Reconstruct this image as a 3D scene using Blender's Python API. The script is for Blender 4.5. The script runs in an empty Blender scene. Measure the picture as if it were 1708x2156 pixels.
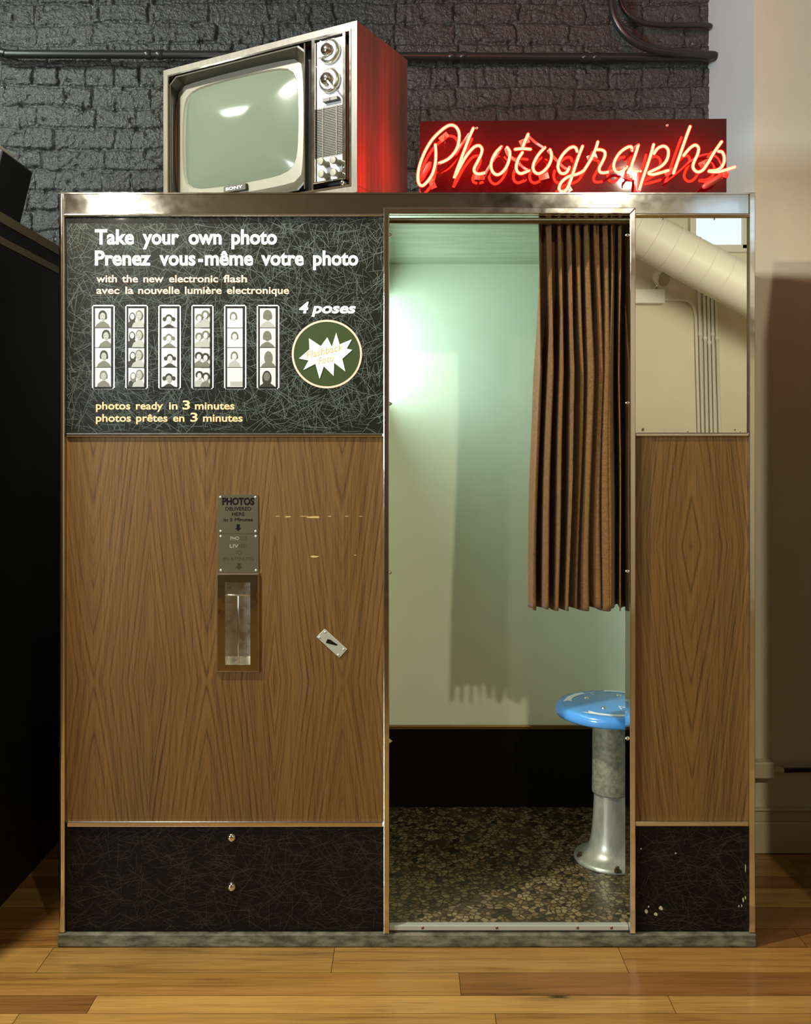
import bpy, bmesh, math, random
import numpy as np
from mathutils import Vector, Matrix

random.seed(7)
S = bpy.context.scene
COL = S.collection
PI = math.pi

# ------------------------------------------------------------------ camera
F, D0, ZC = 1950.0, 2.44, 1.3013          # focal length in px, distance to booth front, lens height
CX, CY = 860.0, 950.0                      # principal point of the shifted view camera
cam_d = bpy.data.cameras.new('camera')
cam = bpy.data.objects.new('camera', cam_d)
COL.objects.link(cam)
cam.location = (0, -D0, ZC)
cam.rotation_euler = (PI / 2, 0, 0)
cam_d.sensor_fit = 'HORIZONTAL'
cam_d.sensor_width = 36.0
cam_d.lens = F / 1708 * 36.0
cam_d.shift_x = (854 - CX) / 1708
cam_d.shift_y = (CY - 1078) / 1708
cam_d.clip_start = 0.02
S.camera = cam

# ------------------------------------------------------------------ world and light
w = bpy.data.worlds.new('world')
S.world = w
w.use_nodes = True
w.node_tree.nodes['Background'].inputs[0].default_value = (0.6, 0.65, 0.6, 1)
w.node_tree.nodes['Background'].inputs[1].default_value = 0.0
S.view_settings.view_transform = 'Standard'
S.view_settings.look = 'None'
S.view_settings.gamma = 1.0
S.view_settings.use_curve_mapping = False
S.view_settings.exposure = 0.0


def light(name, kind, loc, power, color, target=None, **kw):
    d = bpy.data.lights.new(name, kind)
    d.energy = power
    d.color = color
    for k, v in kw.items():
        setattr(d, k, v)
    o = bpy.data.objects.new(name, d)
    COL.objects.link(o)
    o.location = loc
    if target is not None:
        o.rotation_euler = (Vector(target) - Vector(loc)).to_track_quat('-Z', 'Y').to_euler()
    return o


# ceiling spot close to the front on the left, ceiling spot farther off on the right, room lamp, added fills and red spot, daylight
light('track_lamp', 'SPOT', (-1.32, -0.86, 3.07), 365, (1.0, 0.97, 0.86), (-0.1, -0.05, 0.75),
      spot_size=math.radians(92), spot_blend=0.4, shadow_soft_size=0.035)
light('brick_fill', 'SPOT', (-2.3, -0.35, 3.35), 150, (0.90, 1.0, 0.88), (-1.0, 1.03, 2.15),
      spot_size=math.radians(62), spot_blend=0.9, shadow_soft_size=0.05)  # fill added to brighten the left brick
light('far_lamp', 'SPOT', (1.35, -3.9, 3.24), 225, (1.0, 0.91, 0.70), (0.55, 0.0, 0.9),
      spot_size=math.radians(54), spot_blend=0.95, shadow_soft_size=0.05)
light('room_lamp', 'POINT', (-2.0, -4.0, 2.97), 62, (1.0, 0.90, 0.72), None, shadow_soft_size=0.05)
light('mirror_wall_fill', 'AREA', (2.5, -2.5, 2.6), 50, (1.0, 0.94, 0.80), (2.3, -5.3, 1.9), shape='RECTANGLE', size=1.2, size_y=0.5)  # fill added to light the wall that the mirror shows
light('red_brick_tint', 'SPOT', (-0.4, -3.0, 3.25), 190, (1.0, 0.15, 0.08), (0.62, 1.03, 2.68),
      spot_size=math.radians(24), spot_blend=0.9, shadow_soft_size=0.15)  # unseen red spot, added to tint the right-hand brick
light('daylight', 'AREA', (-4.4, -4.2, 1.9), 78, (0.80, 0.92, 1.0), (1.1, 0.8, 2.6), shape='RECTANGLE', size=1.1, size_y=1.3, spread=math.radians(80))

# ------------------------------------------------------------------ helpers


def PX(px, Y=0.0):
    return (px - CX) * (D0 + Y) / F


def PZ(py, Y=0.0):
    return ZC - (py - CY) * (D0 + Y) / F


def on_z(px, py, z):
    d = (ZC - z) * F / (py - CY)
    return ((px - CX) * d / F, d - D0)


def lin(c):
    return c / 12.92 if c <= 0.04045 else ((c + 0.055) / 1.055) ** 2.4


def rgb(r, g, b):
    return (lin(r / 255), lin(g / 255), lin(b / 255), 1.0)


class MB:
    """collects polygons and links them as ONE mesh object"""

    def __init__(self):
        self.v, self.f, self.m, self.s = [], [], [], []

    def add(self, vs, fs, mi=0, smooth=False):
        n = len(self.v)
        self.v += [tuple(p) for p in vs]
        for f in fs:
            self.f.append([n + i for i in f])
            self.m.append(mi)
            self.s.append(smooth)

    def box(self, x0, x1, y0, y1, z0, z1, mi=0):
        vs = [(x, y, z) for z in (z0, z1) for y in (y0, y1) for x in (x0, x1)]
        self.add(vs, [(0, 2, 3, 1), (4, 5, 7, 6), (0, 1, 5, 4), (2, 6, 7, 3), (0, 4, 6, 2), (1, 3, 7, 5)], mi)
        return self

    def prism(self, pts, y0, y1, mi=0):
        """outline in (x, z), seen from the front counter-clockwise, between y0 (front) and y1 (back)"""
        a = sum(pts[i][0] * pts[(i + 1) % len(pts)][1] - pts[(i + 1) % len(pts)][0] * pts[i][1] for i in range(len(pts)))
        if a < 0:
            pts = pts[::-1]
        n = len(pts)
        vs = [(x, y0, z) for x, z in pts] + [(x, y1, z) for x, z in pts]
        fs = [list(range(n)), list(range(2 * n - 1, n - 1, -1))]
        for i in range(n):
            j = (i + 1) % n
            fs.append((i, n + i, n + j, j))
        self.add(vs, fs, mi)
        return self

    def bridge(self, loops, mi=0, smooth=False, closed=True):
        """skin between successive loops of equally many points"""
        n = len(loops[0])
        vs = [p for l in loops for p in l]
        fs = []
        for a in range(len(loops) - 1):
            for i in range(n if closed else n - 1):
                j = (i + 1) % n
                fs.append((a * n + i, a * n + j, (a + 1) * n + j, (a + 1) * n + i))
        self.add(vs, fs, mi, smooth)
        return self

    def tube(self, pts, r, seg=10, mi=0, caps=True):
        pts = [Vector(p) for p in pts]
        rs = r if isinstance(r, (list, tuple)) else [r] * len(pts)
        t = [(pts[min(i + 1, len(pts) - 1)] - pts[max(i - 1, 0)]).normalized() for i in range(len(pts))]
        up = Vector((0, 1, 0)) if abs(t[0].y) < 0.9 else Vector((1, 0, 0))
        nrm = (up - t[0] * up.dot(t[0])).normalized()
        loops = []
        for i, p in enumerate(pts):
            nrm = (nrm - t[i] * nrm.dot(t[i])).normalized()
            b = t[i].cross(nrm)
            loops.append([p + (nrm * math.cos(2 * PI * k / seg) + b * math.sin(2 * PI * k / seg)) * rs[i] for k in range(seg)])
        if caps:                                    # rounded ends
            def cap(p, d, lp, rr):
                out = []
                for a in (0.45, 0.8):
                    c = p + d * rr * math.sin(a * PI / 2)
                    out.append([c + (q - p) * math.cos(a * PI / 2) for q in lp])
                return out
            loops = cap(pts[0], -t[0], loops[0], rs[0])[::-1] + loops + cap(pts[-1], t[-1], loops[-1], rs[-1])
        self.bridge(loops, mi, True)
        n = seg
        base = len(self.v) - len(loops) * n
        self.f.append([base + i for i in range(n)][::-1]); self.m.append(mi); self.s.append(False)
        self.f.append([base + (len(loops) - 1) * n + i for i in range(n)]); self.m.append(mi); self.s.append(False)
        return self

    def lathe(self, prof, cx, cy, seg=48, mi=0, axis='z', cz=0.0, smooth=True):
        """profile of (radius, height) turned about a vertical or a front-to-back axis"""
        loops = []
        for r, h in prof:
            lp = []
            for k in range(seg):
                a = 2 * PI * k / seg
                if axis == 'z':
                    lp.append((cx + r * math.cos(a), cy + r * math.sin(a), cz + h))
                else:
                    lp.append((cx + r * math.cos(a), cy + h, cz + r * math.sin(a)))
            loops.append(lp)
        self.bridge(loops, mi, smooth)
        return self

    def dome(self, x, y, z, r, h, mi=0, seg=16):
        """screw or rivet head on a face that looks towards -y"""
        self.lathe([(r, 0), (r * 0.92, -h * 0.45), (r * 0.65, -h * 0.82), (r * 0.3, -h), (0.00001, -h)], x, y, seg, mi, 'y', z)
        return self

    def build(self, name, mats, parent=None, bevel=0.0, at=None):
        me = bpy.data.meshes.new(name)
        o = bpy.data.objects.new(name, me)
        COL.objects.link(o)
        mats = mats if isinstance(mats, (list, tuple)) else [mats]
        off = Vector((0, 0, 0))
        if parent is not None:
            o.parent = parent
            q = parent
            while q is not None:
                if not q.get('frame_local'):
                    off += Vector(q.location)
                q = q.parent
        if at is not None:
            off = Vector(at)
            o.location = off
        if off.length > 0:
            vs = [tuple(Vector(p) - off) for p in self.v]
        else:
            vs = self.v
        me.from_pydata(vs, [], self.f)
        for m in mats:
            me.materials.append(m)
        me.polygons.foreach_set('material_index', self.m)
        me.polygons.foreach_set('use_smooth', self.s)
        me.update()
        bm = bmesh.new()
        bm.from_mesh(me)
        bmesh.ops.recalc_face_normals(bm, faces=bm.faces)
        bm.to_mesh(me)
        bm.free()
        if bevel:
            md = o.modifiers.new('bevel', 'BEVEL')
            md.width = bevel
            md.segments = 2
            md.limit_method = 'ANGLE'
        return o


def tag(o, label=None, cat=None, group=None, kind=None):
    if label:
        o['label'] = label
    if cat:
        o['category'] = cat
    if group:
        o['group'] = group
    if kind:
        o['kind'] = kind
    return o


def thing(name, label, cat, loc=(0, 0, 0), rz=0.0, group=None):
    o = bpy.data.objects.new(name, None)
    COL.objects.link(o)
    o.empty_display_size = 0.1
    o.location = loc
    o.rotation_euler = (0, 0, rz)
    return tag(o, label, cat, group)


def smooth_path(pts, n=8):
    """Catmull-Rom through the points"""
    out = []
    P = [Vector(p) for p in pts]
    P = [2 * P[0] - P[1]] + P + [2 * P[-1] - P[-2]]
    for i in range(1, len(P) - 2):
        for k in range(n):
            t = k / n
            a, b, c, d = P[i - 1], P[i], P[i + 1], P[i + 2]
            out.append(0.5 * ((2 * b) + (c - a) * t + (2 * a - 5 * b + 4 * c - d) * t * t + (3 * b - a - 3 * c + d) * t ** 3))
    out.append(P[-2])
    return out


_text_cache = {}


def glyphs(s, weight):
    """outline of a word; a positive weight fattens the strokes"""
    key = (s, weight)
    if key not in _text_cache:
        c = bpy.data.curves.new('lettering', 'FONT')
        c.body = s
        c.resolution_u = 4
        if weight > 0:
            c.bevel_depth = weight
            c.bevel_resolution = 0
        else:
            c.offset = weight
        o = bpy.data.objects.new('lettering', c)
        COL.objects.link(o)
        bpy.context.view_layer.update()
        dg = bpy.context.evaluated_depsgraph_get()
        e = o.evaluated_get(dg)
        m = e.to_mesh()
        fs = [list(p.vertices) for p in m.polygons if max(m.vertices[i].co.z for i in p.vertices) > -1e-6]
        _text_cache[key] = ([tuple(p.co) for p in m.vertices], fs)
        e.to_mesh_clear()
        bpy.data.objects.remove(o)
        bpy.data.curves.remove(c)
    return _text_cache[key]


def put_text(mb, s, x0, x1, zb, h, y=0.0, weight=0.02, shear=0.0, mi=0, rot=0.0, fn=None):
    """lettering from x0 to x1 on baseline zb; h = height of a capital; printed thin on the plane y"""
    v, f = glyphs(s, weight)
    wt_ = max(weight, 0.0)
    a, b = min(p[0] for p in v), max(p[0] for p in v)
    sz = h / (0.682 + 2 * wt_)
    sx = (x1 - x0 - shear * h) / (b - a)
    out = []
    for p in v:
        px = x0 + (p[0] - a) * sx + shear * ((p[1] + wt_) * sz)
        pz = zb + (p[1] + wt_) * sz
        if rot:
            dx, dz = px - x0, pz - zb
            px, pz = x0 + dx * math.cos(rot) - dz * math.sin(rot), zb + dx * math.sin(rot) + dz * math.cos(rot)
        yy = y - (0.0003 if p[2] > 1e-5 else 0.0)
        out.append(fn(px, pz) if fn else (px, yy, pz))
    mb.add(out, f, mi)


# ------------------------------------------------------------------ materials


def mat(name, color=(0.5, 0.5, 0.5, 1), rough=0.5, metal=0.0, spec=0.5, coat=0.0, emit=None, estr=0.0):
    m = bpy.data.materials.new(name)
    m.use_nodes = True
    b = m.node_tree.nodes['Principled BSDF']
    b.inputs['Base Color'].default_value = color
    b.inputs['Roughness'].default_value = rough
    b.inputs['Metallic'].default_value = metal
    b.inputs['Specular IOR Level'].default_value = spec
    b.inputs['Coat Weight'].default_value = coat
    b.inputs['Coat Roughness'].default_value = 0.03
    if emit:
        b.inputs['Emission Color'].default_value = emit
        b.inputs['Emission Strength'].default_value = estr
    return m


class NT:
    def __init__(self, m):
        self.t = m.node_tree
        self.b = self.t.nodes['Principled BSDF']

    def n(self, typ, **kw):
        nd = self.t.nodes.new(typ)
        for k, v in kw.items():
            setattr(nd, k, v)
        return nd

    def link(self, a, b):
        self.t.links.new(a, b)

    def val(self, sock, v):
        if hasattr(v, 'is_linked') or hasattr(v, 'links'):
            self.link(v, sock)
        else:
            sock.default_value = v

    def math(self, op, a, b=None, c=None, clamp=False):
        nd = self.n('ShaderNodeMath', operation=op, use_clamp=clamp)
        self.val(nd.inputs[0], a)
        if b is not None:
            self.val(nd.inputs[1], b)
        if c is not None:
            self.val(nd.inputs[2], c)
        return nd.outputs[0]

    def coords(self, scale=(1, 1, 1), rot=(0, 0, 0), loc=(0, 0, 0), src='Object', inp=None):
        if inp is None:
            inp = self.n('ShaderNodeTexCoord').outputs[src]
        mp = self.n('ShaderNodeMapping')
        mp.inputs['Scale'].default_value = scale
        mp.inputs['Rotation'].default_value = rot
        mp.inputs['Location'].default_value = loc
        self.link(inp, mp.inputs['Vector'])
        return mp.outputs[0]

    def noise(self, vec, scale=5.0, detail=3.0, rough=0.5, dist=0.0, out='Fac'):
        nd = self.n('ShaderNodeTexNoise')
        self.link(vec, nd.inputs['Vector'])
        nd.inputs['Scale'].default_value = scale
        nd.inputs['Detail'].default_value = detail
        nd.inputs['Roughness'].default_value = rough
        nd.inputs['Distortion'].default_value = dist
        return nd.outputs[out]

    def ramp(self, fac, stops, interp='LINEAR'):
        nd = self.n('ShaderNodeValToRGB')
        nd.color_ramp.interpolation = interp
        e = nd.color_ramp.elements
        while len(e) < len(stops):
            e.new(0.5)
        for i, (p, c) in enumerate(stops):
            e[i].position = p
            e[i].color = c if len(c) == 4 else (*c, 1)
        self.link(fac, nd.inputs[0])
        return nd.outputs[0]

    def mix(self, fac, a, b, blend='MIX'):
        nd = self.n('ShaderNodeMix', data_type='RGBA', blend_type=blend)
        self.val(nd.inputs[0], fac)
        self.val(nd.inputs[6], a)
        self.val(nd.inputs[7], b)
        return nd.outputs[2]

    def bump(self, h, strength=0.3, dist=0.01):
        nd = self.n('ShaderNodeBump')
        nd.inputs['Strength'].default_value = strength
        nd.inputs['Distance'].default_value = dist
        self.link(h, nd.inputs['Height'])
        self.link(nd.outputs[0], self.b.inputs['Normal'])


def chrome(name, color, rough, bump=0.0, scale=6.0, dist=0.02):
    m = mat(name, color, rough, 1.0)
    t = NT(m)
    c = t.coords((1, 1, 1))
    n = t.noise(c, 35, 3)
    t.link(t.math('MULTIPLY_ADD', n, rough * 1.2, rough * 0.4), t.b.inputs['Roughness'])
    if bump:
        t.bump(t.noise(c, scale, 2), bump, dist)
    return m


M = {}
M['chrome'] = chrome('chrome', (0.72, 0.70, 0.66, 1), 0.09, 0.05, 9)
M['fascia'] = chrome('stainless_fascia', (0.58, 0.57, 0.55, 1), 0.075, 0.10, 3.2, 0.02)
M['plate'] = mat('etched_plate', (0.17, 0.155, 0.095, 1), 0.3, 0.7)
M['brushed'] = chrome('brushed_aluminium', (0.62, 0.62, 0.57, 1), 0.32)
M['white_metal'] = mat('pale_metal', rgb(190, 192, 176), 0.4, 0.6)
M['bronze'] = mat('bronze_track', rgb(120, 92, 50), 0.35, 0.8)
M['dark'] = mat('black_paint', (0.006, 0.006, 0.006, 1), 0.45)
M['ink'] = mat('black_ink', (0.005, 0.0045, 0.003, 1), 0.65, spec=0.1)
M['worn_ink'] = mat('worn_bronze_ink', (0.030, 0.026, 0.012, 1), 0.6, spec=0.15)
M['light_ink'] = mat('worn_light_ink', (0.42, 0.40, 0.30, 1), 0.4, 0.6)
M['white_ink'] = mat('white_print', rgb(248, 247, 250), 0.45)
M['peach_ink'] = mat('peach_print', rgb(238, 190, 166), 0.45)
M['gold_ink'] = mat('gold_print', rgb(238, 188, 136), 0.45)
M['cream_ink'] = mat('cream_print', rgb(196, 176, 118), 0.5)
M['green_disc'] = mat('dark_green_print', rgb(50, 64, 30), 0.35, coat=0.4)
M['lining'] = chrome('chute_lining', (0.62, 0.60, 0.52, 1), 0.3, 0.05, 8)
M['mirror'] = mat('mirror_glass', (0.86, 0.88, 0.80, 1), 0.005, 1.0)


def wood_panel(name, centres, zs, sign, light_c, dark_c):
    """cathedral grain laminate; the V's meet at zs"""
    m = mat(name, light_c, 0.45, spec=0.22)
    t = NT(m)
    o = t.n('ShaderNodeTexCoord').outputs['Object']
    wob = t.noise(t.coords((6, 6, 0.9), inp=o), 1.0, 2)
    wob2 = t.noise(t.coords((40, 40, 3), inp=o), 1.0, 2)
    sep = t.n('ShaderNodeSeparateXYZ')
    t.link(o, sep.inputs[0])
    x = t.math('ADD', sep.outputs[0], t.math('MULTIPLY_ADD', wob, 0.022, -0.011))
    x = t.math('ADD', x, t.math('MULTIPLY_ADD', wob2, 0.005, -0.0025))
    d = None
    for c in centres:
        q = t.math('ABSOLUTE', t.math('SUBTRACT', x, c))
        d = q if d is None else t.math('MINIMUM', d, q)
    u = t.math('POWER', t.math('DIVIDE', d, 0.024), 1.2)
    v = t.math('ABSOLUTE', t.math('SUBTRACT', sep.outputs[2], zs))
    v = t.math('ADD', v, t.math('MULTIPLY', wob, 0.10))
    c = t.math('SUBTRACT', t.math('MULTIPLY', v, sign / 0.118), u)
    ring = t.n('ShaderNodeTexNoise', noise_dimensions='1D')
    t.link(t.math('MULTIPLY', c, 1.9), ring.inputs['W'])
    ring.inputs['Scale'].default_value = 1.0
    ring.inputs['Detail'].default_value = 2.5
    fine = t.noise(t.coords((330, 330, 3.2), inp=o), 1.0, 2.5, 0.65)
    pore = t.noise(t.coords((900, 900, 26), inp=o), 1.0, 1)
    broad = t.noise(t.coords((9, 9, 0.6), inp=o), 1.0, 2)
    # thin dark late-wood lines
    line = t.math('ABSOLUTE', t.math('SUBTRACT', t.math('FRACT', t.math('MULTIPLY', c, 1.0)), 0.5))
    line = t.math('MULTIPLY', t.math('SUBTRACT', 1.0, t.math('DIVIDE', line, 0.16), clamp=True), t.math('MULTIPLY_ADD', wob2, 1.3, -0.15, clamp=True), clamp=True)
    g = t.math('MULTIPLY_ADD', ring.outputs[0], 0.85, t.math('MULTIPLY', fine, 1.05))
    g = t.math('ADD', g, t.math('MULTIPLY', pore, 0.22))
    g = t.math('ADD', g, t.math('MULTIPLY', broad, 0.45))
    g = t.math('SUBTRACT', g, t.math('MULTIPLY', line, 0.6))
    col = t.ramp(t.math('DIVIDE', g, 2.5), [(0.30, dark_c), (0.44, tuple(0.55 * a + 0.45 * b for a, b in zip(light_c, dark_c))), (0.56, light_c), (0.75, tuple(min(1, 1.22 * a) for a in light_c))])
    t.link(col, t.b.inputs['Base Color'])
    t.bump(fine, 0.06, 0.002)
    return m


WL = (0.140, 0.073, 0.0205, 1)
WD = (0.044, 0.021, 0.006, 1)
M['wood_left'] = wood_panel('walnut_laminate', [-0.83, -0.532, -0.175], 0.695, 1.0, WL, WD)
M['wood_right'] = wood_panel('walnut_laminate_with_eye', [0.747], 1.05, -1.0, WL, WD)


M['crackle'] = mat('black_laminate', (0.008, 0.009, 0.005, 1), 0.3, spec=0.3, coat=0.1)
M['crackle_shaded'] = mat('shaded_black_laminate', (0.0045, 0.0035, 0.0018, 1), 0.55, spec=0.12)  # darker copy of the crackle laminate, weak low light put into the colour
HAIR = [mat('pale_hairline', (0.105, 0.124, 0.103, 1), 0.5, spec=0.2), mat('dim_hairline', (0.056, 0.068, 0.055, 1), 0.5, spec=0.2)]
HAIR_SHADED = [mat('shaded_hairline', (0.034, 0.029, 0.018, 1), 0.6, spec=0.1), mat('dim_shaded_hairline', (0.017, 0.0145, 0.009, 1), 0.6, spec=0.1)]  # hairlines dimmed in colour for the poorly lit kick panels


def hairlines(mb, x0, x1, z0, z1, count, seed, y=0.0, flat=0.0):
    """random fine lines scattered over a laminate face"""
    rng = random.Random(seed)
    for i in range(count):
        cx, cz = rng.uniform(x0, x1), rng.uniform(z0, z1)
        a = rng.uniform(0, PI)
        if flat and rng.random() < flat:
            a = rng.gauss(0, 0.45)
        L = rng.uniform(0.014, 0.075)
        bend = rng.uniform(-0.25, 0.25)
        wd = rng.uniform(0.00028, 0.00055)
        yy = y - rng.uniform(0.00005, 0.0004)
        pts = []
        n = 4
        px_, pz_, aa = cx, cz, a - bend / 2
        for k in range(n + 1):
            pts.append((min(max(px_, x0), x1), min(max(pz_, z0), z1), aa))
            px_ += math.cos(aa) * L / n
            pz_ += math.sin(aa) * L / n
            aa += bend / n
        vs = []
        for (qx_, qz_, q) in pts:
            vs.append((min(max(qx_ - math.sin(q) * wd, x0), x1), yy, min(max(qz_ + math.cos(q) * wd, z0), z1)))
            vs.append((min(max(qx_ + math.sin(q) * wd, x0), x1), yy, min(max(qz_ - math.cos(q) * wd, z0), z1)))
        mb.add(vs, [(2 * k, 2 * k + 1, 2 * k + 3, 2 * k + 2) for k in range(n)], 1 + (rng.random() < 0.5))
    return mb


def plain_noise(name, c1, c2, scale, rough, sc=(1, 1, 1), bump=0.0, bd=0.002, spec=0.5, metal=0.0, lo=0.35, hi=0.65, detail=4):
    m = mat(name, c1, rough, metal, spec)
    t = NT(m)
    n = t.noise(t.coords(sc), scale, detail, 0.6)
    t.link(t.ramp(n, [(lo, c1), (hi, c2)]), t.b.inputs['Base Color'])
    if bump:
        t.bump(n, bump, bd)
    return m


M['plinth'] = plain_noise('dirty_painted_plinth', rgb(58, 56, 42), rgb(116, 112, 92), 22, 0.55, (1, 1, 3), 0.2, 0.003)
M['mint'] = plain_noise('pale_mint_laminate', rgb(218, 224, 198), rgb(226, 230, 206), 3, 0.38, bump=0.0)
M['interior_ceiling'] = plain_noise('grey_grain_laminate', rgb(150, 160, 132), rgb(176, 184, 154), 1.0, 0.4, (4, 30, 260))
M['black_matte'] = mat('black_matte', (0.003, 0.0022, 0.002, 1), 0.7, spec=0.12)
M['galv'] = plain_noise('galvanised_steel', rgb(112, 112, 92), rgb(150, 148, 126), 70, 0.5, bump=0.05, metal=0.25)
M['cast'] = plain_noise('cast_aluminium', rgb(140, 140, 122), rgb(172, 172, 154), 30, 0.36, (1, 1, 0.5), 0.05, metal=0.45, lo=0.3, hi=0.6)
M['blue'] = mat('blue_enamel', rgb(78, 148, 216), 0.22, coat=0.5)
M['bolt'] = mat('rusty_bolt', rgb(128, 100, 78), 0.35, 0.9)
M['white_decal'] = mat('white_decal', rgb(236, 238, 240), 0.4)


def terrazzo():
    m = mat('chip_vinyl', (0.1, 0.08, 0.05, 1), 0.22)
    t = NT(m)
    o = t.n('ShaderNodeTexCoord').outputs['Object']
    wob = t.n('ShaderNodeTexNoise')
    t.link(o, wob.inputs['Vector'])
    wob.inputs['Scale'].default_value = 60
    add = t.n('ShaderNodeMixRGB', blend_type='ADD')
    add.inputs[0].default_value = 0.006
    t.link(o, add.inputs[1])
    t.link(wob.outputs['Color'], add.inputs[2])
    vec = add.outputs[0]
    e = t.n('ShaderNodeTexVoronoi', feature='DISTANCE_TO_EDGE')
    c = t.n('ShaderNodeTexVoronoi', feature='F1')
    for nd in (e, c):
        nd.inputs['Scale'].default_value = 60
        nd.inputs['Randomness'].default_value = 1.0
        t.link(vec, nd.inputs['Vector'])
    cr = t.ramp(c.outputs['Color'], [(0.12, (0.02, 0.018, 0.010, 1)), (0.30, (0.075, 0.052, 0.023, 1)), (0.55, (0.15, 0.105, 0.046, 1)), (0.78, (0.22, 0.165, 0.085, 1))])
    gap = t.math('DIVIDE', e.outputs['Distance'], 0.16, clamp=True)
    big = t.noise(o, 14, 3)
    col = t.mix(gap, (0.012, 0.010, 0.006, 1), cr)
    col = t.mix(t.ramp(big, [(0.32, (0.25, 0.25, 0.25)), (0.5, (1, 1, 1))]), (0.03, 0.026, 0.014, 1), col)
    t.link(col, t.b.inputs['Base Color'])
    t.bump(gap, 0.12, 0.002)
    return m


M['terrazzo'] = terrazzo()

M['brick'] = plain_noise('black_glossy_brick_paint', (0.026, 0.027, 0.022, 1), (0.046, 0.048, 0.040, 1), 75, 0.27, bump=1.0, bd=0.009, spec=0.7)
M['pipe_black'] = mat('black_painted_pipe', (0.020, 0.020, 0.017, 1), 0.3)
M['cream_wall'] = plain_noise('cream_wall_paint', rgb(212, 204, 178), rgb(218, 210, 184), 2, 0.55)
M['white_wall'] = plain_noise('white_wall_paint', rgb(214, 218, 214), rgb(220, 223, 218), 2, 0.6)
M['ceiling_paint'] = mat('ceiling_paint', rgb(180, 176, 164), 0.8)
M['brown_wall'] = mat('dark_brown_wall', rgb(108, 98, 78), 0.6)
M['duct'] = mat('painted_duct', rgb(214, 210, 194), 0.5)
M['white_plastic'] = mat('white_plastic', rgb(216, 212, 196), 0.4)
M['lens'] = mat('lamp_lens', rgb(150, 136, 110), 0.1, coat=1.0)
M['base_paint'] = mat('baseboard_paint', rgb(198, 188, 152), 0.45)
M['window_glow'] = mat('daylight_pane', (0.6, 0.8, 1, 1), 0.1, emit=(0.72, 0.86, 1.0, 1), estr=0.8)


def floor_mat():
    m = mat('oiled_plank', (0.3, 0.16, 0.05, 1), 0.28, coat=0.15)
    t = NT(m)
    o = t.n('ShaderNodeTexCoord').outputs['Object']
    at = t.n('ShaderNodeAttribute', attribute_name='plank')
    add = t.n('ShaderNodeVectorMath', operation='MULTIPLY_ADD')
    t.link(at.outputs['Color'], add.inputs[0])
    add.inputs[1].default_value = (7, 7, 7)
    t.link(o, add.inputs[2])
    v = add.outputs[0]
    wob = t.noise(t.coords((2.2, 9, 1), inp=v), 1.0, 3)
    g1 = t.noise(t.coords((2.5, 60, 1), inp=v), 1.0, 4, 0.6, 0.6)
    g2 = t.noise(t.coords((8, 330, 1), inp=v), 1.0, 3, 0.6)
    knot = t.n('ShaderNodeTexVoronoi', feature='F1')
    t.link(t.coords((1.6, 6.5, 1), inp=v), knot.inputs['Vector'])
    knot.inputs['Scale'].default_value = 1.0
    kd = t.math('ADD', knot.outputs['Distance'], t.math('MULTIPLY_ADD', g1, 0.12, -0.06))
    kcore = t.math('SUBTRACT', 1.0, t.math('DIVIDE', kd, 0.055), clamp=True)
    khalo = t.math('SUBTRACT', 1.0, t.math('DIVIDE', kd, 0.25), clamp=True)
    val = t.math('ADD', t.math('MULTIPLY', g1, 0.55), t.math('MULTIPLY', g2, 0.45))
    val = t.math('ADD', val, t.math('MULTIPLY_ADD', wob, 0.5, -0.25))
    dark = t.ramp(val, [(0.30, (0.42, 0.36, 0.30)), (0.46, (0.82, 0.80, 0.76)), (0.62, (1.05, 1.05, 1.05)), (0.8, (1.22, 1.22, 1.2))])
    tone = t.n('ShaderNodeAttribute', attribute_name='tone')
    col = t.mix(1.0, tone.outputs['Color'], dark, 'MULTIPLY')
    col = t.mix(t.math('MULTIPLY', khalo, 0.5), col, (0.12, 0.045, 0.012, 1))
    col = t.mix(t.math('MULTIPLY', kcore, 1.6, clamp=True), col, (0.018, 0.010, 0.005, 1))
    t.link(col, t.b.inputs['Base Color'])
    t.link(t.math('MULTIPLY_ADD', g2, 0.25, 0.2), t.b.inputs['Roughness'])
    t.bump(g2, 0.05, 0.002)
    return m


M['floor'] = floor_mat()


def curtain_mat():
    m = mat('brown_curtain_cloth', rgb(112, 78, 44), 0.85, spec=0.15)
    t = NT(m)
    o = t.n('ShaderNodeTexCoord').outputs['Object']
    n = t.noise(t.coords((700, 60, 120), inp=o), 1.0, 2)
    n2 = t.noise(t.coords((60, 60, 900), inp=o), 1.0, 2)
    s = t.math('ADD', t.math('MULTIPLY', n, 0.5), t.math('MULTIPLY', n2, 0.5))
    t.link(t.ramp(s, [(0.35, rgb(78, 51, 23)), (0.65, rgb(112, 80, 40))]), t.b.inputs['Base Color'])
    t.b.inputs['Sheen Weight'].default_value = 0.15
    t.bump(s, 0.15, 0.001)
    return m


M['curtain'] = curtain_mat()


def tv_wood():
    m = mat('television_veneer', (0.2, 0.12, 0.07, 1), 0.4)
    t = NT(m)
    o = t.n('ShaderNodeTexCoord').outputs['Object']
    n = t.noise(t.coords((60, 60, 1.2), inp=o), 1.0, 4, 0.6, 0.4)
    n2 = t.noise(t.coords((330, 330, 9), inp=o), 1.0, 2)
    s = t.math('ADD', t.math('MULTIPLY', n, 0.65), t.math('MULTIPLY', n2, 0.35))
    t.link(t.ramp(s, [(0.32, (0.085, 0.030, 0.018, 1)), (0.5, (0.17, 0.062, 0.036, 1)), (0.66, (0.24, 0.09, 0.055, 1))]), t.b.inputs['Base Color'])
    return m


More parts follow.
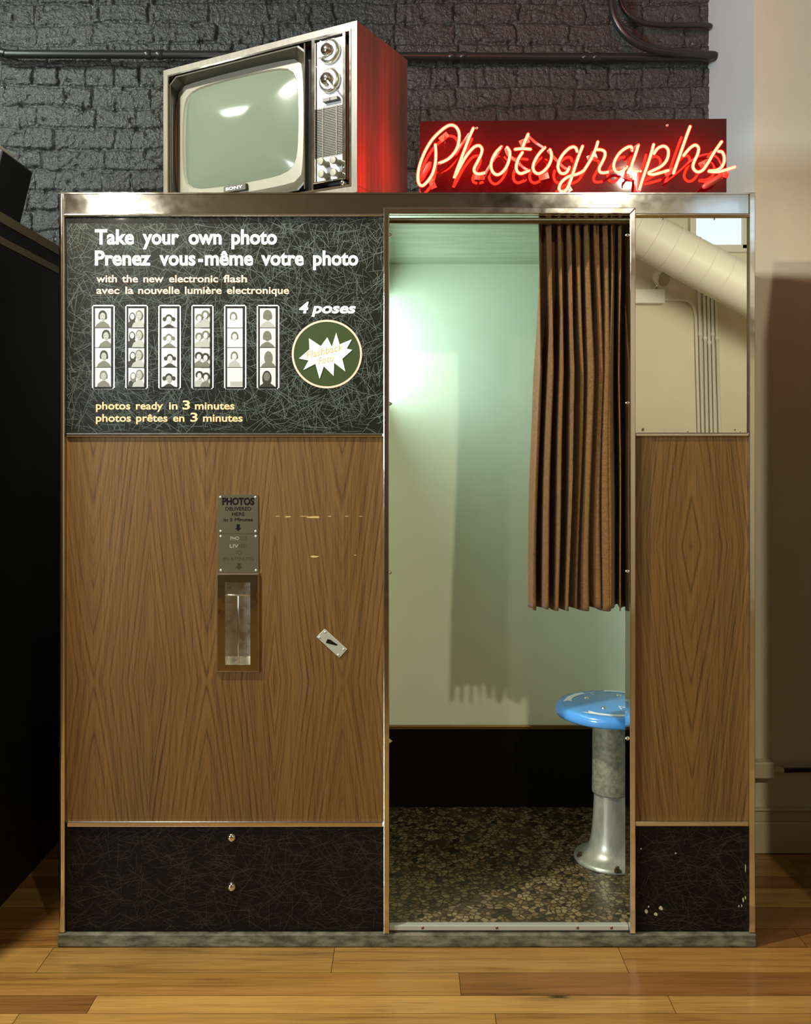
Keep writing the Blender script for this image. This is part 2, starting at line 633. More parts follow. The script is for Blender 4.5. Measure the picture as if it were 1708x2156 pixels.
M['tv_wood'] = tv_wood()
M['tv_edge'] = plain_noise('television_edge_veneer', rgb(76, 70, 57), rgb(94, 87, 72), 60, 0.45, (1, 1, 0.2))
M['tv_dark'] = mat('television_olive_plastic', rgb(44, 40, 26), 0.4)
M['tv_black'] = mat('television_black_plastic', (0.012, 0.011, 0.009, 1), 0.35)
M['tv_bezel'] = mat('television_grey_bezel', rgb(112, 110, 95), 0.45)
M['tv_white'] = mat('television_silver_panel', rgb(168, 168, 166), 0.35, 0.1)
M['tv_screen'] = mat('television_glass', rgb(84, 92, 78), 0.1, coat=1.0)
M['tv_label'] = mat('television_label', rgb(52, 49, 38), 0.45)
M['grille'] = mat('grille_slats', rgb(96, 94, 84), 0.5)

M['board'] = mat('dark_red_acrylic', (0.020, 0.0012, 0.002, 1), 0.03, spec=0.6)
NEON_CORE = mat('neon_core', (0, 0, 0, 1), 0.5, emit=(1.0, 0.0155, 0.0072, 1), estr=125.0)
M['tube_glass'] = mat('painted_out_tube', rgb(190, 120, 112), 0.25)
M['clamp'] = mat('clear_tube_support', rgb(176, 104, 84), 0.2)
M['clamp'].node_tree.nodes['Principled BSDF'].inputs['Transmission Weight'].default_value = 0.35
M['sleeve'] = mat('rubber_sleeve', rgb(150, 60, 52), 0.35)


def neon_glow():
    m = bpy.data.materials.new('neon_glow')
    m.use_nodes = True
    t = m.node_tree
    for n in list(t.nodes):
        t.nodes.remove(n)
    out = t.nodes.new('ShaderNodeOutputMaterial')
    mx = t.nodes.new('ShaderNodeMixShader')
    tr = t.nodes.new('ShaderNodeBsdfTransparent')
    em = t.nodes.new('ShaderNodeEmission')
    em.inputs[0].default_value = (1.0, 0.02, 0.008, 1)
    em.inputs[1].default_value = 5.0
    mx.inputs[0].default_value = 0.35
    t.links.new(tr.outputs[0], mx.inputs[1])
    t.links.new(em.outputs[0], mx.inputs[2])
    t.links.new(mx.outputs[0], out.inputs[0])
    return m


M['neon_glow'] = neon_glow()

# ------------------------------------------------------------------ the room
ROOM_X0, ROOM_X1, ROOM_Y0, ROOM_Y1, ROOM_H = -4.6, 4.6, -5.36, 1.03, 3.7
WALL_F = 0.57                      # front face of the pier on the right
PIER_X = 1.1237


def struct(o):
    o['kind'] = 'structure'
    return o


# floor: one mesh of planks, each plank with its own tone
fl_v, fl_f, fl_tone, fl_id = [], [], [], []
golden = [(0.37, 0.205, 0.048), (0.35, 0.18, 0.040), (0.42, 0.235, 0.060), (0.30, 0.145, 0.034), (0.33, 0.19, 0.046), (0.235, 0.105, 0.026)]
fixed = {  # rows in front of the booth: (y near, y far) -> [(x end, tone), ...]
    (-0.129, -0.012): [(-0.93, 0), (-0.193, 4), (0.55, 0), (1.6, 1), (3.0, 3), (4.6, 0)],
    (-0.226, -0.129): [(-1.3, 3), (0.126, 1), (1.35, 5), (2.6, 1), (4.6, 2)],
    (-0.297, -0.226): [(-0.745, 5), (0.62, 2), (2.2, 2), (4.6, 1)],
    (-0.372, -0.297): [(-0.9, 2), (0.20, 0), (1.5, 1), (4.6, 3)],
}


def plank(x0, x1, y0, y1, tone):
    k = len(fl_v)
    g = 0.0007
    fl_v.extend([(x0 + g, y0 + g, 0), (x1 - g, y0 + g, 0), (x1 - g, y1 - g, 0), (x0 + g, y1 - g, 0)])
    fl_f.append((k, k + 1, k + 2, k + 3))
    j = random.uniform(0.9, 1.1)
    fl_tone.append((tone[0] * j, tone[1] * j, tone[2] * j, 1))
    fl_id.append((random.random(), random.random(), random.random(), 1))


for (ya, yb), segs in fixed.items():
    x = ROOM_X0
    for xe, ti in segs:
        plank(x, xe, ya, yb, golden[ti])
        x = xe
y = -0.012
while y < ROOM_Y1:
    wd = random.choice([0.075, 0.095, 0.118])
    x = ROOM_X0 - random.random()
    while x < ROOM_X1:
        L = random.uniform(0.7, 1.9)
        plank(max(x, ROOM_X0), min(x + L, ROOM_X1), y, min(y + wd, ROOM_Y1), golden[random.choice([1, 3, 3, 5, 5, 0])])
        x += L
    y += wd
y = -0.372
while y > ROOM_Y0:
    wd = random.choice([0.075, 0.095, 0.118])
    x = ROOM_X0 - random.random()
    while x < ROOM_X1:
        L = random.uniform(0.9, 2.2)
        plank(max(x, ROOM_X0), min(x + L, ROOM_X1), max(y - wd, ROOM_Y0), y, golden[random.choice([0, 1, 2, 3, 4])])
        x += L
    y -= wd
k = len(fl_v)
fl_v += [(ROOM_X0, ROOM_Y0, -0.002), (ROOM_X1, ROOM_Y0, -0.002), (ROOM_X1, ROOM_Y1, -0.002), (ROOM_X0, ROOM_Y1, -0.002)]
fl_f.append((k, k + 1, k + 2, k + 3))
fl_tone.append((0.03, 0.015, 0.006, 1))
fl_id.append((0, 0, 0, 1))
me = bpy.data.meshes.new('floor')
me.from_pydata(fl_v, [], fl_f)
for nm, data in (('tone', fl_tone), ('plank', fl_id)):
    a = me.color_attributes.new(nm, 'FLOAT_COLOR', 'CORNER')
    for p in me.polygons:
        for li in p.loop_indices:
            a.data[li].color = data[p.index]
me.materials.append(M['floor'])
floor = bpy.data.objects.new('floor', me)
COL.objects.link(floor)
struct(floor)

struct(MB().box(ROOM_X0, ROOM_X1, ROOM_Y0, ROOM_Y1, ROOM_H, ROOM_H + 0.1).build('ceiling', M['ceiling_paint']))
struct(MB().box(ROOM_X0 - 0.1, ROOM_X0, ROOM_Y0, ROOM_Y1, 0, ROOM_H).build('wall_left', M['cream_wall']))
struct(MB().box(ROOM_X1, ROOM_X1 + 0.1, ROOM_Y0, ROOM_Y1, 0, ROOM_H).build('wall_right', M['cream_wall']))
# wall behind the camera, seen in the mirror
struct(MB().box(1.44, ROOM_X1, ROOM_Y0 - 0.1, ROOM_Y0, 0, ROOM_H).build('wall_front', M['cream_wall']))
struct(MB().box(ROOM_X0, 1.44, ROOM_Y0 - 0.1, ROOM_Y0, 0, ROOM_H).build('wall_front_dark', M['brown_wall']))
# plaster pier beside the brick: its pale left cheek and its cream face
wp = MB()
wp.box(PIER_X, ROOM_X1, WALL_F, ROOM_Y1 + 0.1, 0, ROOM_H)
pier = struct(wp.build('wall_pier', [M['cream_wall'], M['white_wall']]))
for p in pier.data.polygons:
    if p.normal.x < -0.9:
        p.material_index = 1


# brick wall, real relief
def vnoise(shape, cell, seed):
    rng = np.random.default_rng(seed)
    h, wd = shape
    ny, nx = int(h / cell) + 3, int(wd / cell) + 3
    g = rng.random((ny, nx))
    yy, xx = np.mgrid[0:h, 0:wd]
    fy, fx = yy / cell, xx / cell
    iy, ix = fy.astype(int), fx.astype(int)
    ty, tx = fy - iy, fx - ix
    ty, tx = ty * ty * (3 - 2 * ty), tx * tx * (3 - 2 * tx)
    return (g[iy, ix] * (1 - ty) * (1 - tx) + g[iy, ix + 1] * (1 - ty) * tx + g[iy + 1, ix] * ty * (1 - tx) + g[iy + 1, ix + 1] * ty * tx)


def brick_wall():
    bx0, bx1, bz0, bz1, st = -1.80, PIER_X, 0.60, 3.16, 0.0042
    nx, nz = int((bx1 - bx0) / st) + 1, int((bz1 - bz0) / st) + 1
    X, Z = np.meshgrid(np.linspace(bx0, bx1, nx), np.linspace(bz0, bz1, nz))
    sh = X.shape
    Xd = X + (vnoise(sh, 12, 1) - 0.5) * 0.012 + (vnoise(sh, 4, 2) - 0.5) * 0.008
    Zd = Z + (vnoise(sh, 14, 3) - 0.5) * 0.010 + (vnoise(sh, 4, 4) - 0.5) * 0.007 + (vnoise(sh, 60, 5) - 0.5) * 0.016
    CH = 0.0778
    phase = PZ(183, 1.03) % CH
    r = np.floor((Zd - phase) / CH).astype(int)
    fz = (Zd - phase) / CH - r
    rng = np.random.default_rng(11)
    H = np.zeros(sh)
    rows = np.unique(r)
    for row in rows:
        mk = r == row
        xs, x = [], bx0 - 0.3 - rng.random() * 0.2
        headers = rng.random() < 0.14
        while x < bx1 + 0.4:
            xs.append(x)
            x += (rng.uniform(0.095, 0.125) if headers or rng.random() < 0.08 else rng.uniform(0.20, 0.25))
        xs = np.array(xs)
        xr = Xd[mk]
        i = np.searchsorted(xs, xr) - 1
        i = np.clip(i, 0, len(xs) - 2)
        dl = np.minimum(xr - xs[i], xs[i + 1] - xr)
        f = fz[mk]
        dz = np.minimum(f, 1 - f) * CH
        jl = rng.random(len(xs))
        open_joint = jl[i]
        wl = 0.0015 + 0.0055 * open_joint
        e = np.minimum(np.clip((dl - wl * 0.4) / (wl * 1.3), 0, 1), np.clip((dz - 0.0015 - 0.002 * open_joint) / 0.005, 0, 1))
        e = e * e * (3 - 2 * e)
        push = (rng.random(len(xs)) - 0.5) * 0.010
        tilt = (rng.random(len(xs)) - 0.5) * 0.10
        H[mk] = e * (0.009 + push[i] * 0.7) + tilt[i] * (f - 0.5) * CH * e
    crack = vnoise(sh, 24, 31)
    H += (vnoise(sh, 11, 21) - 0.5) * 0.0036 + (vnoise(sh, 4, 22) - 0.5) * 0.0022 + (vnoise(sh, 2, 23) - 0.5) * 0.0018
    H -= np.clip((vnoise(sh, 7, 24) - 0.80) / 0.2, 0, 1) * 0.010
    H += np.where(np.abs(crack - 0.5) < 0.012, -0.004, 0)
    Yv = ROOM_Y1 - np.clip(H, -0.012, 0.03)
    V = np.stack([X, Yv, Z], -1).reshape(-1, 3)
    idx = np.arange(nx * nz).reshape(nz, nx)
    Q = np.stack([idx[:-1, :-1], idx[:-1, 1:], idx[1:, 1:], idx[1:, :-1]], -1).reshape(-1, 4)
    me = bpy.data.meshes.new('wall_back')
    # relief plus the plain wall around it
    extra = [(ROOM_X0, ROOM_Y1 + 0.014, 0), (PIER_X, ROOM_Y1 + 0.014, 0), (PIER_X, ROOM_Y1 + 0.014, ROOM_H), (ROOM_X0, ROOM_Y1 + 0.014, ROOM_H)]
    nv = len(V)
    me.vertices.add(nv + 4)
    me.vertices.foreach_set('co', np.concatenate([V, np.array(extra)]).astype(np.float32).ravel())
    Q = np.concatenate([Q, np.array([[nv, nv + 1, nv + 2, nv + 3]])])
    me.loops.add(len(Q) * 4)
    me.loops.foreach_set('vertex_index', Q.astype(np.int32).ravel())
    me.polygons.add(len(Q))
    me.polygons.foreach_set('loop_start', (np.arange(len(Q)) * 4).astype(np.int32))
    me.polygons.foreach_set('use_smooth', np.ones(len(Q), dtype=bool))
    me.update(calc_edges=True)
    me.materials.append(M['brick'])
    o = bpy.data.objects.new('wall_back', me)
    COL.objects.link(o)
    struct(o)


brick_wall()

# baseboard of the pier: stepped moulding
bb = MB()
for (py0, py1, d) in ((1792, 1727, 0.020), (1727, 1703, 0.014), (1703, 1698, 0.022)):
    bb.box(PIER_X - d, ROOM_X1, WALL_F - d, WALL_F + 0.06, max(0, PZ(py0, WALL_F)), PZ(py1, WALL_F))
struct(bb.build('baseboard_right', M['base_paint'], bevel=0.003))

# unseen block for a neighbouring booth, added to shade the lower wall
struct(MB().box(1.205, 1.80, -0.55, 0.10, 0, 2.057).build('unseen_booth_block', M['wood_right']))

# what the mirror shows on the wall behind the camera
MW = ROOM_Y0
MK = D0 - ROOM_Y0 - 0.0            # path length front plane -> that wall, plus the camera distance


def MX(px, d=5.36):
    return (px - CX) * (D0 + d) / F


def MZ(py, d=5.36):
    return ZC - (py - CY) * (D0 + d) / F


wn = MB()
wn.box(2.40, 3.35, MW - 0.02, MW + 0.01, 3.02, 3.62)
win = struct(wn.build('window_1', M['window_glow']))
wf = MB()
for b in ((2.36, 3.39, 2.97, 3.03), (2.36, 2.41, 2.97, 3.66), (3.34, 3.39, 2.97, 3.66), (2.80, 2.84, 3.0, 3.62)):
    wf.box(b[0], b[1], MW, MW + 0.05, b[2], b[3])
struct(wf.build('window_frame', M['white_plastic'], win))
struct(MB().box(1.2, 4.4, -5.1, -4.95, 3.32, 3.7).build('ceiling_beam', M['ceiling_paint']))

dd = 4.72
A = Vector((MX(1340, dd), -dd, MZ(485, dd)))
B = Vector((MX(1575, dd), -dd, MZ(612, dd)))
ax = (B - A).normalized()
A2, B2 = A - ax * 0.95, B + ax * 1.0
du = MB()
L = (B2 - A2).length
pts, rs = [], []
s = 0.0
while s < L:
    for ds, rr in ((0.0, 0.178), (0.002, 0.178), (0.005, 0.182), (0.009, 0.182), (0.012, 0.178), (0.014, 0.178)):
        pts.append(A2 + ax * (s + ds)); rs.append(rr)
    s += 0.155
du.tube(pts, rs, 40, caps=False)
tag(du.build('ventilation_duct', M['duct'], at=tuple(A2)), 'large pale spiral ventilation duct slanting across the mirror reflection', 'duct')

em = thing('emergency_light', 'white emergency light box with round lamp head, reflected in the mirror', 'emergency light', (MX(1360), MW, MZ(627)))
MB().box(MX(1300), MX(1395), MW, MW + 0.09, MZ(642), MZ(612)).build('housing', M['white_plastic'], em, bevel=0.006)
hd = MB()
hc = Vector((MX(1388), MW + 0.12, MZ(591)))
dr = Vector((0.55, 0.75, -0.35)).normalized()
hp = [hc - dr * 0.085, hc - dr * 0.07, hc - dr * 0.03, hc, hc + dr * 0.02]
hd.tube(hp, [0.025, 0.052, 0.070, 0.075, 0.075], 24, caps=False)
lh = hd.build('lamp_head', M['white_plastic'], em)
MB().tube([hc + dr * 0.021, hc + dr * 0.024], 0.066, 24, caps=False).build('lens', M['lens'], lh)
MB().tube([hc - Vector((0.03, 0.02, 0.05)), (MX(1374), MW + 0.06, MZ(612))], 0.012, 10).build('bracket', M['brushed'], em)

cn = MB()
cy_ = MW + 0.02
cn.tube([(MX(1395), cy_, MZ(632)), (MX(1438), cy_, MZ(632)), (MX(1450), cy_, MZ(636)), (MX(1460), cy_, MZ(648)), (MX(1464), cy_, MZ(668)), (MX(1465), cy_, MZ(720)), (MX(1471), cy_, MZ(950)), (MX(1476), cy_, 0.02)], 0.012, 10)
tag(cn.build('conduit_pipe', M['duct'], at=(MX(1395), cy_, MZ(632))), 'bent thin conduit running from the emergency light box, in the mirror', 'pipe')
for i, (pa, pb, what) in enumerate(((1470, 1478, 'leftmost straight conduit beside the bent one, in the mirror'),
                                    (1481, 1487, 'second straight conduit from the left, in the mirror'),
                                    (1489, 1496, 'middle straight conduit of five, in the mirror'),
                                    (1497, 1504, 'second straight conduit from the right, in the mirror'),
                                    (1505, 1514, 'rightmost straight conduit of the row, in the mirror'))):
    c2 = MB()
    xa, xb = MX(pa), MX(pb)
    fx = lambda z: xa + (xb - xa) * (MZ(600) - z) / (MZ(905) - MZ(600)) * -1 if False else xa + (xb - xa) * (MZ(600) - z) / (MZ(600) - MZ(905))
    zz = [MZ(560), MZ(600), MZ(700 + 9 * (i % 3)), MZ(701 + 9 * (i % 3)), MZ(707 + 9 * (i % 3)), MZ(708 + 9 * (i % 3)), MZ(905), 0.02]
    rr = [0.0135, 0.0135, 0.0135, 0.018, 0.018, 0.0135, 0.0135, 0.0135]
    c2.tube([(fx(z), cy_, z) for z in zz], rr, 10, caps=False)
    tag(c2.build('conduit_pipe', M['duct'], at=(xb, cy_, 0.02)), what, 'pipe', 'conduits in the mirror')

# ------------------------------------------------------------------ the photo booth
BD = 0.80                                     # depth to the inside of the back wall
X0, X1 = PX(125), PX(1588)
ZT = PZ(408)
booth = thing('photo_booth', 'tall walnut and chrome photo booth with an open curtained doorway', 'photo booth', (0, 0.41, 0))
FL = 0.056                                    # inside floor height
M_B = M


def part(name, mb, m, parent=booth, bevel=0.0, label=None):
    o = mb.build(name, m, parent, bevel)
    if label:
        o['label'] = label
    return o


# shell
part('side_panel', MB().box(X0 + 0.002, X0 + 0.016, 0.012, BD + 0.03, 0.03, ZT - 0.004), M['dark'])
part('side_panel', MB().box(X1 - 0.016, X1 - 0.002, 0.012, BD + 0.03, 0.03, ZT - 0.004), M['dark'])
part('roof', MB().box(X0 + 0.002, X1 - 0.002, 0.012, BD + 0.03, ZT - 0.012, ZT + 0.0005), M['brushed'])
XP = PX(808) - 0.02                           # partition between camera side and seat
# partition with the flash window, so the light is cut off below
part('partition', MB().box(XP - 0.02, XP, 0.012, BD, FL, 1.475).box(XP - 0.02, XP, 0.012, BD, 1.84, 1.956)
     .box(XP - 0.02, XP, 0.012, 0.18, 1.475, 1.84), M['mint'])
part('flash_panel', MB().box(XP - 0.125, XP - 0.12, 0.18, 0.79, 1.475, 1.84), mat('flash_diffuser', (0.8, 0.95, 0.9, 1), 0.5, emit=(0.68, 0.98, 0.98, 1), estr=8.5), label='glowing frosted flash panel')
part('flash_box', MB().box(XP - 0.125, XP - 0.02, 0.16, 0.18, 1.46, 1.86).box(XP - 0.125, XP - 0.02, 0.79, 0.798, 1.46, 1.86)
     .box(XP - 0.125, XP - 0.02, 0.16, 0.798, 1.455, 1.475).box(XP - 0.125, XP - 0.02, 0.16, 0.798, 1.84, 1.86), M['black_matte'])
part('back_wall', MB().box(X0 + 0.016, X1 - 0.016, BD, BD + 0.03, PZ(1528, BD), 1.956), M['mint'], label='pale mint inner back wall')
part('lower_back_wall', MB().box(X0 + 0.016, X1 - 0.016, BD, BD + 0.03, 0.03, PZ(1532, BD)), M['black_matte'], label='black lower back wall')
part('back_trim', MB().box(XP, X1 - 0.016, BD - 0.012, BD, PZ(1534, BD), PZ(1526, BD)), M['bronze'], bevel=0.002)
part('inner_ceiling', MB().box(XP, X1 - 0.016, 0.03, BD, 1.956, 1.966), M['interior_ceiling'])
part('inner_wall', MB().box(X1 - 0.03, X1 - 0.017, 0.03, BD, FL, 1.956), M['mint'])
part('booth_floor', MB().box(XP, X1 - 0.03, 0.013, BD, 0.01, FL), M['terrazzo'], label='brown chip-pattern floor inside the doorway')
# plinth
part('plinth', MB().box(PX(124), PX(1590), -0.012, BD + 0.03, 0.0, PZ(1962)), M['plinth'], bevel=0.004, label='grimy grey base rail')
# front panels
disp = part('display_panel', hairlines(MB().box(PX(139), PX(812), 0.0, 0.012, PZ(916), PZ(455)), PX(141), PX(808), PZ(914), PZ(458), 3600, 3), [M['crackle']] + HAIR, label='black crackle sign panel with white lettering')
hole = lambda a, b, c, d, y_: [(a, y_, c), (b, y_, c), (b, y_, d), (a, y_, d)]
wp_ = MB().bridge([hole(PX(139), PX(812), PZ(1733), PZ(917), 0.012), hole(PX(139), PX(812), PZ(1733), PZ(917), 0.0),
                   hole(PX(475.5), PX(528.5), PZ(1398), PZ(1225), 0.0), hole(PX(475.5), PX(528.5), PZ(1398), PZ(1225), 0.012), hole(PX(139), PX(812), PZ(1733), PZ(917), 0.012)])
part('wood_panel', wp_, M['wood_left'], label='large walnut laminate panel left of the doorway')
part('kick_panel', hairlines(MB().box(PX(139), PX(812), 0.001, 0.012, PZ(1964), PZ(1733)), PX(141), PX(808), PZ(1962), PZ(1736), 1700, 4, 0.001, 0.4), [M['crackle_shaded']] + HAIR_SHADED)
part('mirror_panel', MB().box(PX(1335), PX(1576), 0.0, 0.008, PZ(914), PZ(458)), M['mirror'], label='mirror right of the doorway')
part('wood_panel', MB().box(PX(1335), PX(1576), 0.0, 0.012, PZ(1733), PZ(914)), M['wood_right'], label='narrow walnut laminate panel right of the doorway')
part('kick_panel', hairlines(MB().box(PX(1335), PX(1576), 0.001, 0.012, PZ(1964), PZ(1732)), PX(1336), PX(1575), PZ(1962), PZ(1736), 620, 5, 0.001, 0.4), [M['crackle_shaded']] + HAIR_SHADED)
# fascia across the top
part('fascia', MB().box(PX(137), PX(1576), -0.006, 0.012, PZ(455), ZT), M['fascia'], bevel=0.0015, label='scratched stainless fascia')
part('fascia_edge', MB().box(PX(126), PX(1586), -0.009, 0.03, ZT - 0.003, ZT + 0.001), M['chrome'])
# corner trims
for (a, b) in ((125, 139), (1575, 1588)):
    xc_, hx_ = (PX(a) + PX(b)) / 2, (PX(b) - PX(a)) / 2
    prof = [(xc_ + hx_ * math.sin(q), 0.002 - 0.011 * math.cos(q) ** 0.6) for q in [(-0.4999 + k / 14 * 0.9998) * PI for k in range(15)]]
    c_ = MB()
    if a > 1000:
        part('corner_trim', c_.box(PX(a), PX(b), -0.010, 0.012, PZ(1960), ZT + 0.001), M['chrome'], bevel=0.002)
        continue
    pr_ = [(x_, 0.012) for x_ in (prof[0][0],)] + prof + [(prof[-1][0], 0.012)]
    lo_c, hi_c = [(x_, y_, PZ(1960)) for x_, y_ in pr_], [(x_, y_, ZT + 0.001) for x_, y_ in pr_]
    c_.bridge([lo_c, hi_c], 0, True)
    c_.add(lo_c, [list(range(len(pr_)))])
    c_.add(hi_c, [list(range(len(pr_)))])
    part('corner_trim', c_, M['chrome'])


def half_round(px0, px1, pyt, pyb, d=0.009):
    zt, zb = PZ(pyt), PZ(pyb)
    zc, hz = (zt + zb) / 2, (zt - zb) / 2
    prof = [(-d * math.cos(a), zc + hz * math.sin(a)) for a in [(-0.5 + i / 8) * PI for i in range(9)]]
    m = MB()
    m.bridge([[(PX(px0), y_, z_) for y_, z_ in prof], [(PX(px1), y_, z_) for y_, z_ in prof]], 0, True, closed=False)
    m.add([(PX(px1), y_, z_) for y_, z_ in prof], [list(range(9))])
    m.add([(PX(px0), y_, z_) for y_, z_ in prof], [list(range(9))])
    return m


for (a, b, t_, bt) in ((139, 806, 451, 459), (1337, 1575, 450, 459)):
    part('trim_strip', half_round(a, b, t_, bt, 0.014), M['chrome'])


def strip(px0, px1, pyt, pyb):
    return MB().prism([(0, 0)], 0, 0) if False else MB().box(PX(px0), PX(px1), -0.008, 0.002, PZ(pyb), PZ(pyt))


for (a, b, t_, bt) in ((140, 808, 912, 920), (1337, 1576, 911, 919), (142, 808, 1728, 1739), (1336, 1575, 1727, 1738)):
    part('trim_strip', strip(a, b, t_, bt), M['chrome'], bevel=0.0028)
# door frame, mitred, standing proud
zf0, zf1 = PZ(1958), PZ(441)
fr = MB()
fw = 0.0155
jl0, jl1, jr0, jr1, zh = PX(808), PX(820), PX(1323), PX(1335), PZ(454)
for q in ([(jl0, zf0), (jl1, zf0), (jl1, zh), (jl0, zf1)], [(jr0, zf0), (jr1, zf0), (jr1, zf1), (jr0, zh)]):
    part('door_frame', MB().prism(q, -0.020, 0.036), M['chrome'], bevel=0.002, label='polished chrome door jamb')
part('door_frame', MB().prism([(jl0, zf1), (jl1, zh), (jr0, zh), (jr1, zf1)], -0.020, 0.036), M['chrome'], bevel=0.002, label='polished chrome door head')
part('threshold', MB().box(PX(820), PX(1323), -0.004, 0.03, PZ(1958), PZ(1947)), mat('dull_aluminium', rgb(176, 176, 166), 0.45, 0.4), bevel=0.002, label='bare aluminium threshold strip')
part('curtain_track', MB().box(PX(812), PX(1330), 0.050, 0.066, PZ(470, 0.05), PZ(463, 0.05)), M['bronze'], bevel=0.002)
part('head_strip', MB().box(PX(812), PX(1330), 0.040, 0.046, PZ(463.5, 0.045), PZ(448, 0.045)), M['mint'])
# screws
for (px_, py_) in ((860, 455.5), (1071, 455.5)):
    part('screw', MB().dome(PX(px_, 0.04), 0.040, PZ(py_, 0.04), 0.0062, 0.003), M['bolt'])
for (px_, py_) in ((820, 494), (820, 850), (821, 1206), (823, 1562), (1323, 494), (1324, 848), (1324, 1203), (1322, 1556)):
    s_ = 1 if px_ < 1000 else -1
    x_ = PX(px_) + s_ * 0.0012
    m_ = MB()
    m_.tube([(PX(820 if s_ > 0 else 1323), 0.006, PZ(py_)), (PX(820 if s_ > 0 else 1323) + s_ * 0.004, 0.006, PZ(py_))], [0.006, 0.0035], 12)
    part('screw', m_, M['chrome'])
for px_ in (890, 1046, 1216, 1287):
    part('screw', MB().dome(PX(px_), -0.004, PZ(1952), 0.004, 0.0015), M['bolt'])
for py_ in (1763, 1867):
    part('bolt', MB().dome(PX(488), 0.001, PZ(py_), 0.0125, 0.010, 0, 24), M['chrome'], label='chrome dome bolt on the kick panel')
for px_, py_ in ((1395, 460), (1504, 460)):
    part('screw', MB().dome(PX(px_), 0.0, PZ(py_ + 1), 0.003, 0.002), M['chrome'])
# chips and scuffs
def blob(mb, px_, py_, rx, ry, seed, y=0.0004, n=9):
    rng = random.Random(seed)
    pts = []
    for i in range(n):
        a = 2 * PI * i / n
        k = rng.uniform(0.55, 1.0)
        pts.append((PX(px_ + rx * k * math.cos(a)), PZ(py_ + ry * k * math.sin(a))))
    mb.prism(pts, y - 0.0004, y + 0.0002)


chip_m = mat('chipped_substrate', rgb(168, 158, 128), 0.7)
for i, (px_, py_, rx, ry) in enumerate(((1361, 1919, 4, 6), (1392, 1912, 6, 5), (1381, 1925, 4, 5), (1366, 1909, 2.5, 2.5), (1423, 1797, 2.5, 2), (1350, 1787, 2, 2), (1565, 1895, 2, 6), (1570, 1890, 2, 5), (1556, 1908, 1.5, 3), (1562, 1907, 1.5, 4), (1570, 1828, 1, 12))):
    ch = MB()
    blob(ch, px_, py_, rx, ry, i, 0.0002)
    part('paint_chip', ch, chip_m)
scr_m = mat('bare_laminate_core', rgb(180, 146, 92), 0.6)
for i, (px_, py_, rx, ry) in enumerate(((660, 1089, 16, 3.2), (607, 1088, 8, 1.8), (663, 1172, 11, 3), (748, 1169, 4, 1), (694, 1087, 6, 1.2), (730, 1087, 7, 1), (585, 1087, 7, 0.8), (760, 1087, 6, 0.9), (640, 1087, 12, 0.9))):
    sc = MB()
    blob(sc, px_, py_, rx, ry, 40 + i, -0.0002)
    part('scratch', sc, scr_m)
ms_m = mat('lost_silvering', rgb(96, 70, 40), 0.6)
for i, (px_, py_, rx, ry) in enumerate(((1354, 905, 4, 4), (1548, 905, 3, 2.5), (1449, 909, 3, 1.5), (1559, 909, 1.5, 1.5))):
    ms = MB()
    blob(ms, px_, py_, rx, ry, 60 + i, -0.0002)
    part('mirror_chip', ms, ms_m)

# lettering on the display panel (zoomed crop coordinates -> photo pixels)
TX = lambda zx: PX(120 + zx * 0.42155)
TZ = lambda zy: PZ(440 + zy * 0.42155)
YT = -0.0007


def lettering(words, m, weight, shear=0.0, label=None):
    for (s_, xa, xb, base, top) in words:
        mb = MB()
        put_text(mb, s_, TX(xa), TX(xb), TZ(base), TZ(top) - TZ(base), YT, weight, shear)
        part('lettering', mb, m, disp, label=label)


lettering([('Take', 190, 385, 178, 102), ('your', 428, 610, 178, 102), ('own', 658, 823, 178, 102), ('photo', 872, 1099, 178, 102)], M['white_ink'], 0.030, label='bold white top headline')
lettering([('Prenez', 190, 468, 283, 208), ('vous', 512, 692, 283, 208), ('-', 706, 730, 283, 208), ('même', 740, 980, 283, 208), ('votre', 1020, 1233, 283, 208), ('photo', 1280, 1505, 283, 208)], M['white_ink'], 0.030, label='bold white second headline')
lettering([('with', 197, 300, 367, 330), ('the', 325, 405, 367, 330), ('new', 432, 533, 367, 330), ('electronic', 560, 805, 367, 330), ('flash', 832, 950, 367, 330)], M['peach_ink'], 0.02, label='small peach upper line')
lettering([('avec', 197, 312, 425, 388), ('la', 342, 383, 425, 388), ('nouvelle', 406, 613, 425, 388), ('lumière', 640, 823, 425, 388), ('electronique', 849, 1160, 425, 388)], M['peach_ink'], 0.02, label='small peach lower line')
lettering([('4', 1205, 1264, 522, 464), ('poses', 1276, 1500, 522, 468)], M['white_ink'], 0.032, 0.25, label='white slanted lettering above the round badge')
lettering([('photos', 195, 367, 1002, 964), ('ready', 395, 530, 1002, 964), ('in', 560, 603, 1002, 964), ('3', 628, 665, 1002, 957), ('minutes', 690, 887, 1002, 964)], M['gold_ink'], 0.02, label='gold line near the bottom')
lettering([('photos', 195, 370, 1063, 1025), ('prêtes', 396, 553, 1063, 1025), ('en', 580, 637, 1063, 1025), ('3', 667, 703, 1063, 1018), ('minutes', 730, 928, 1063, 1025)], M['gold_ink'], 0.02, label='lowest gold line')

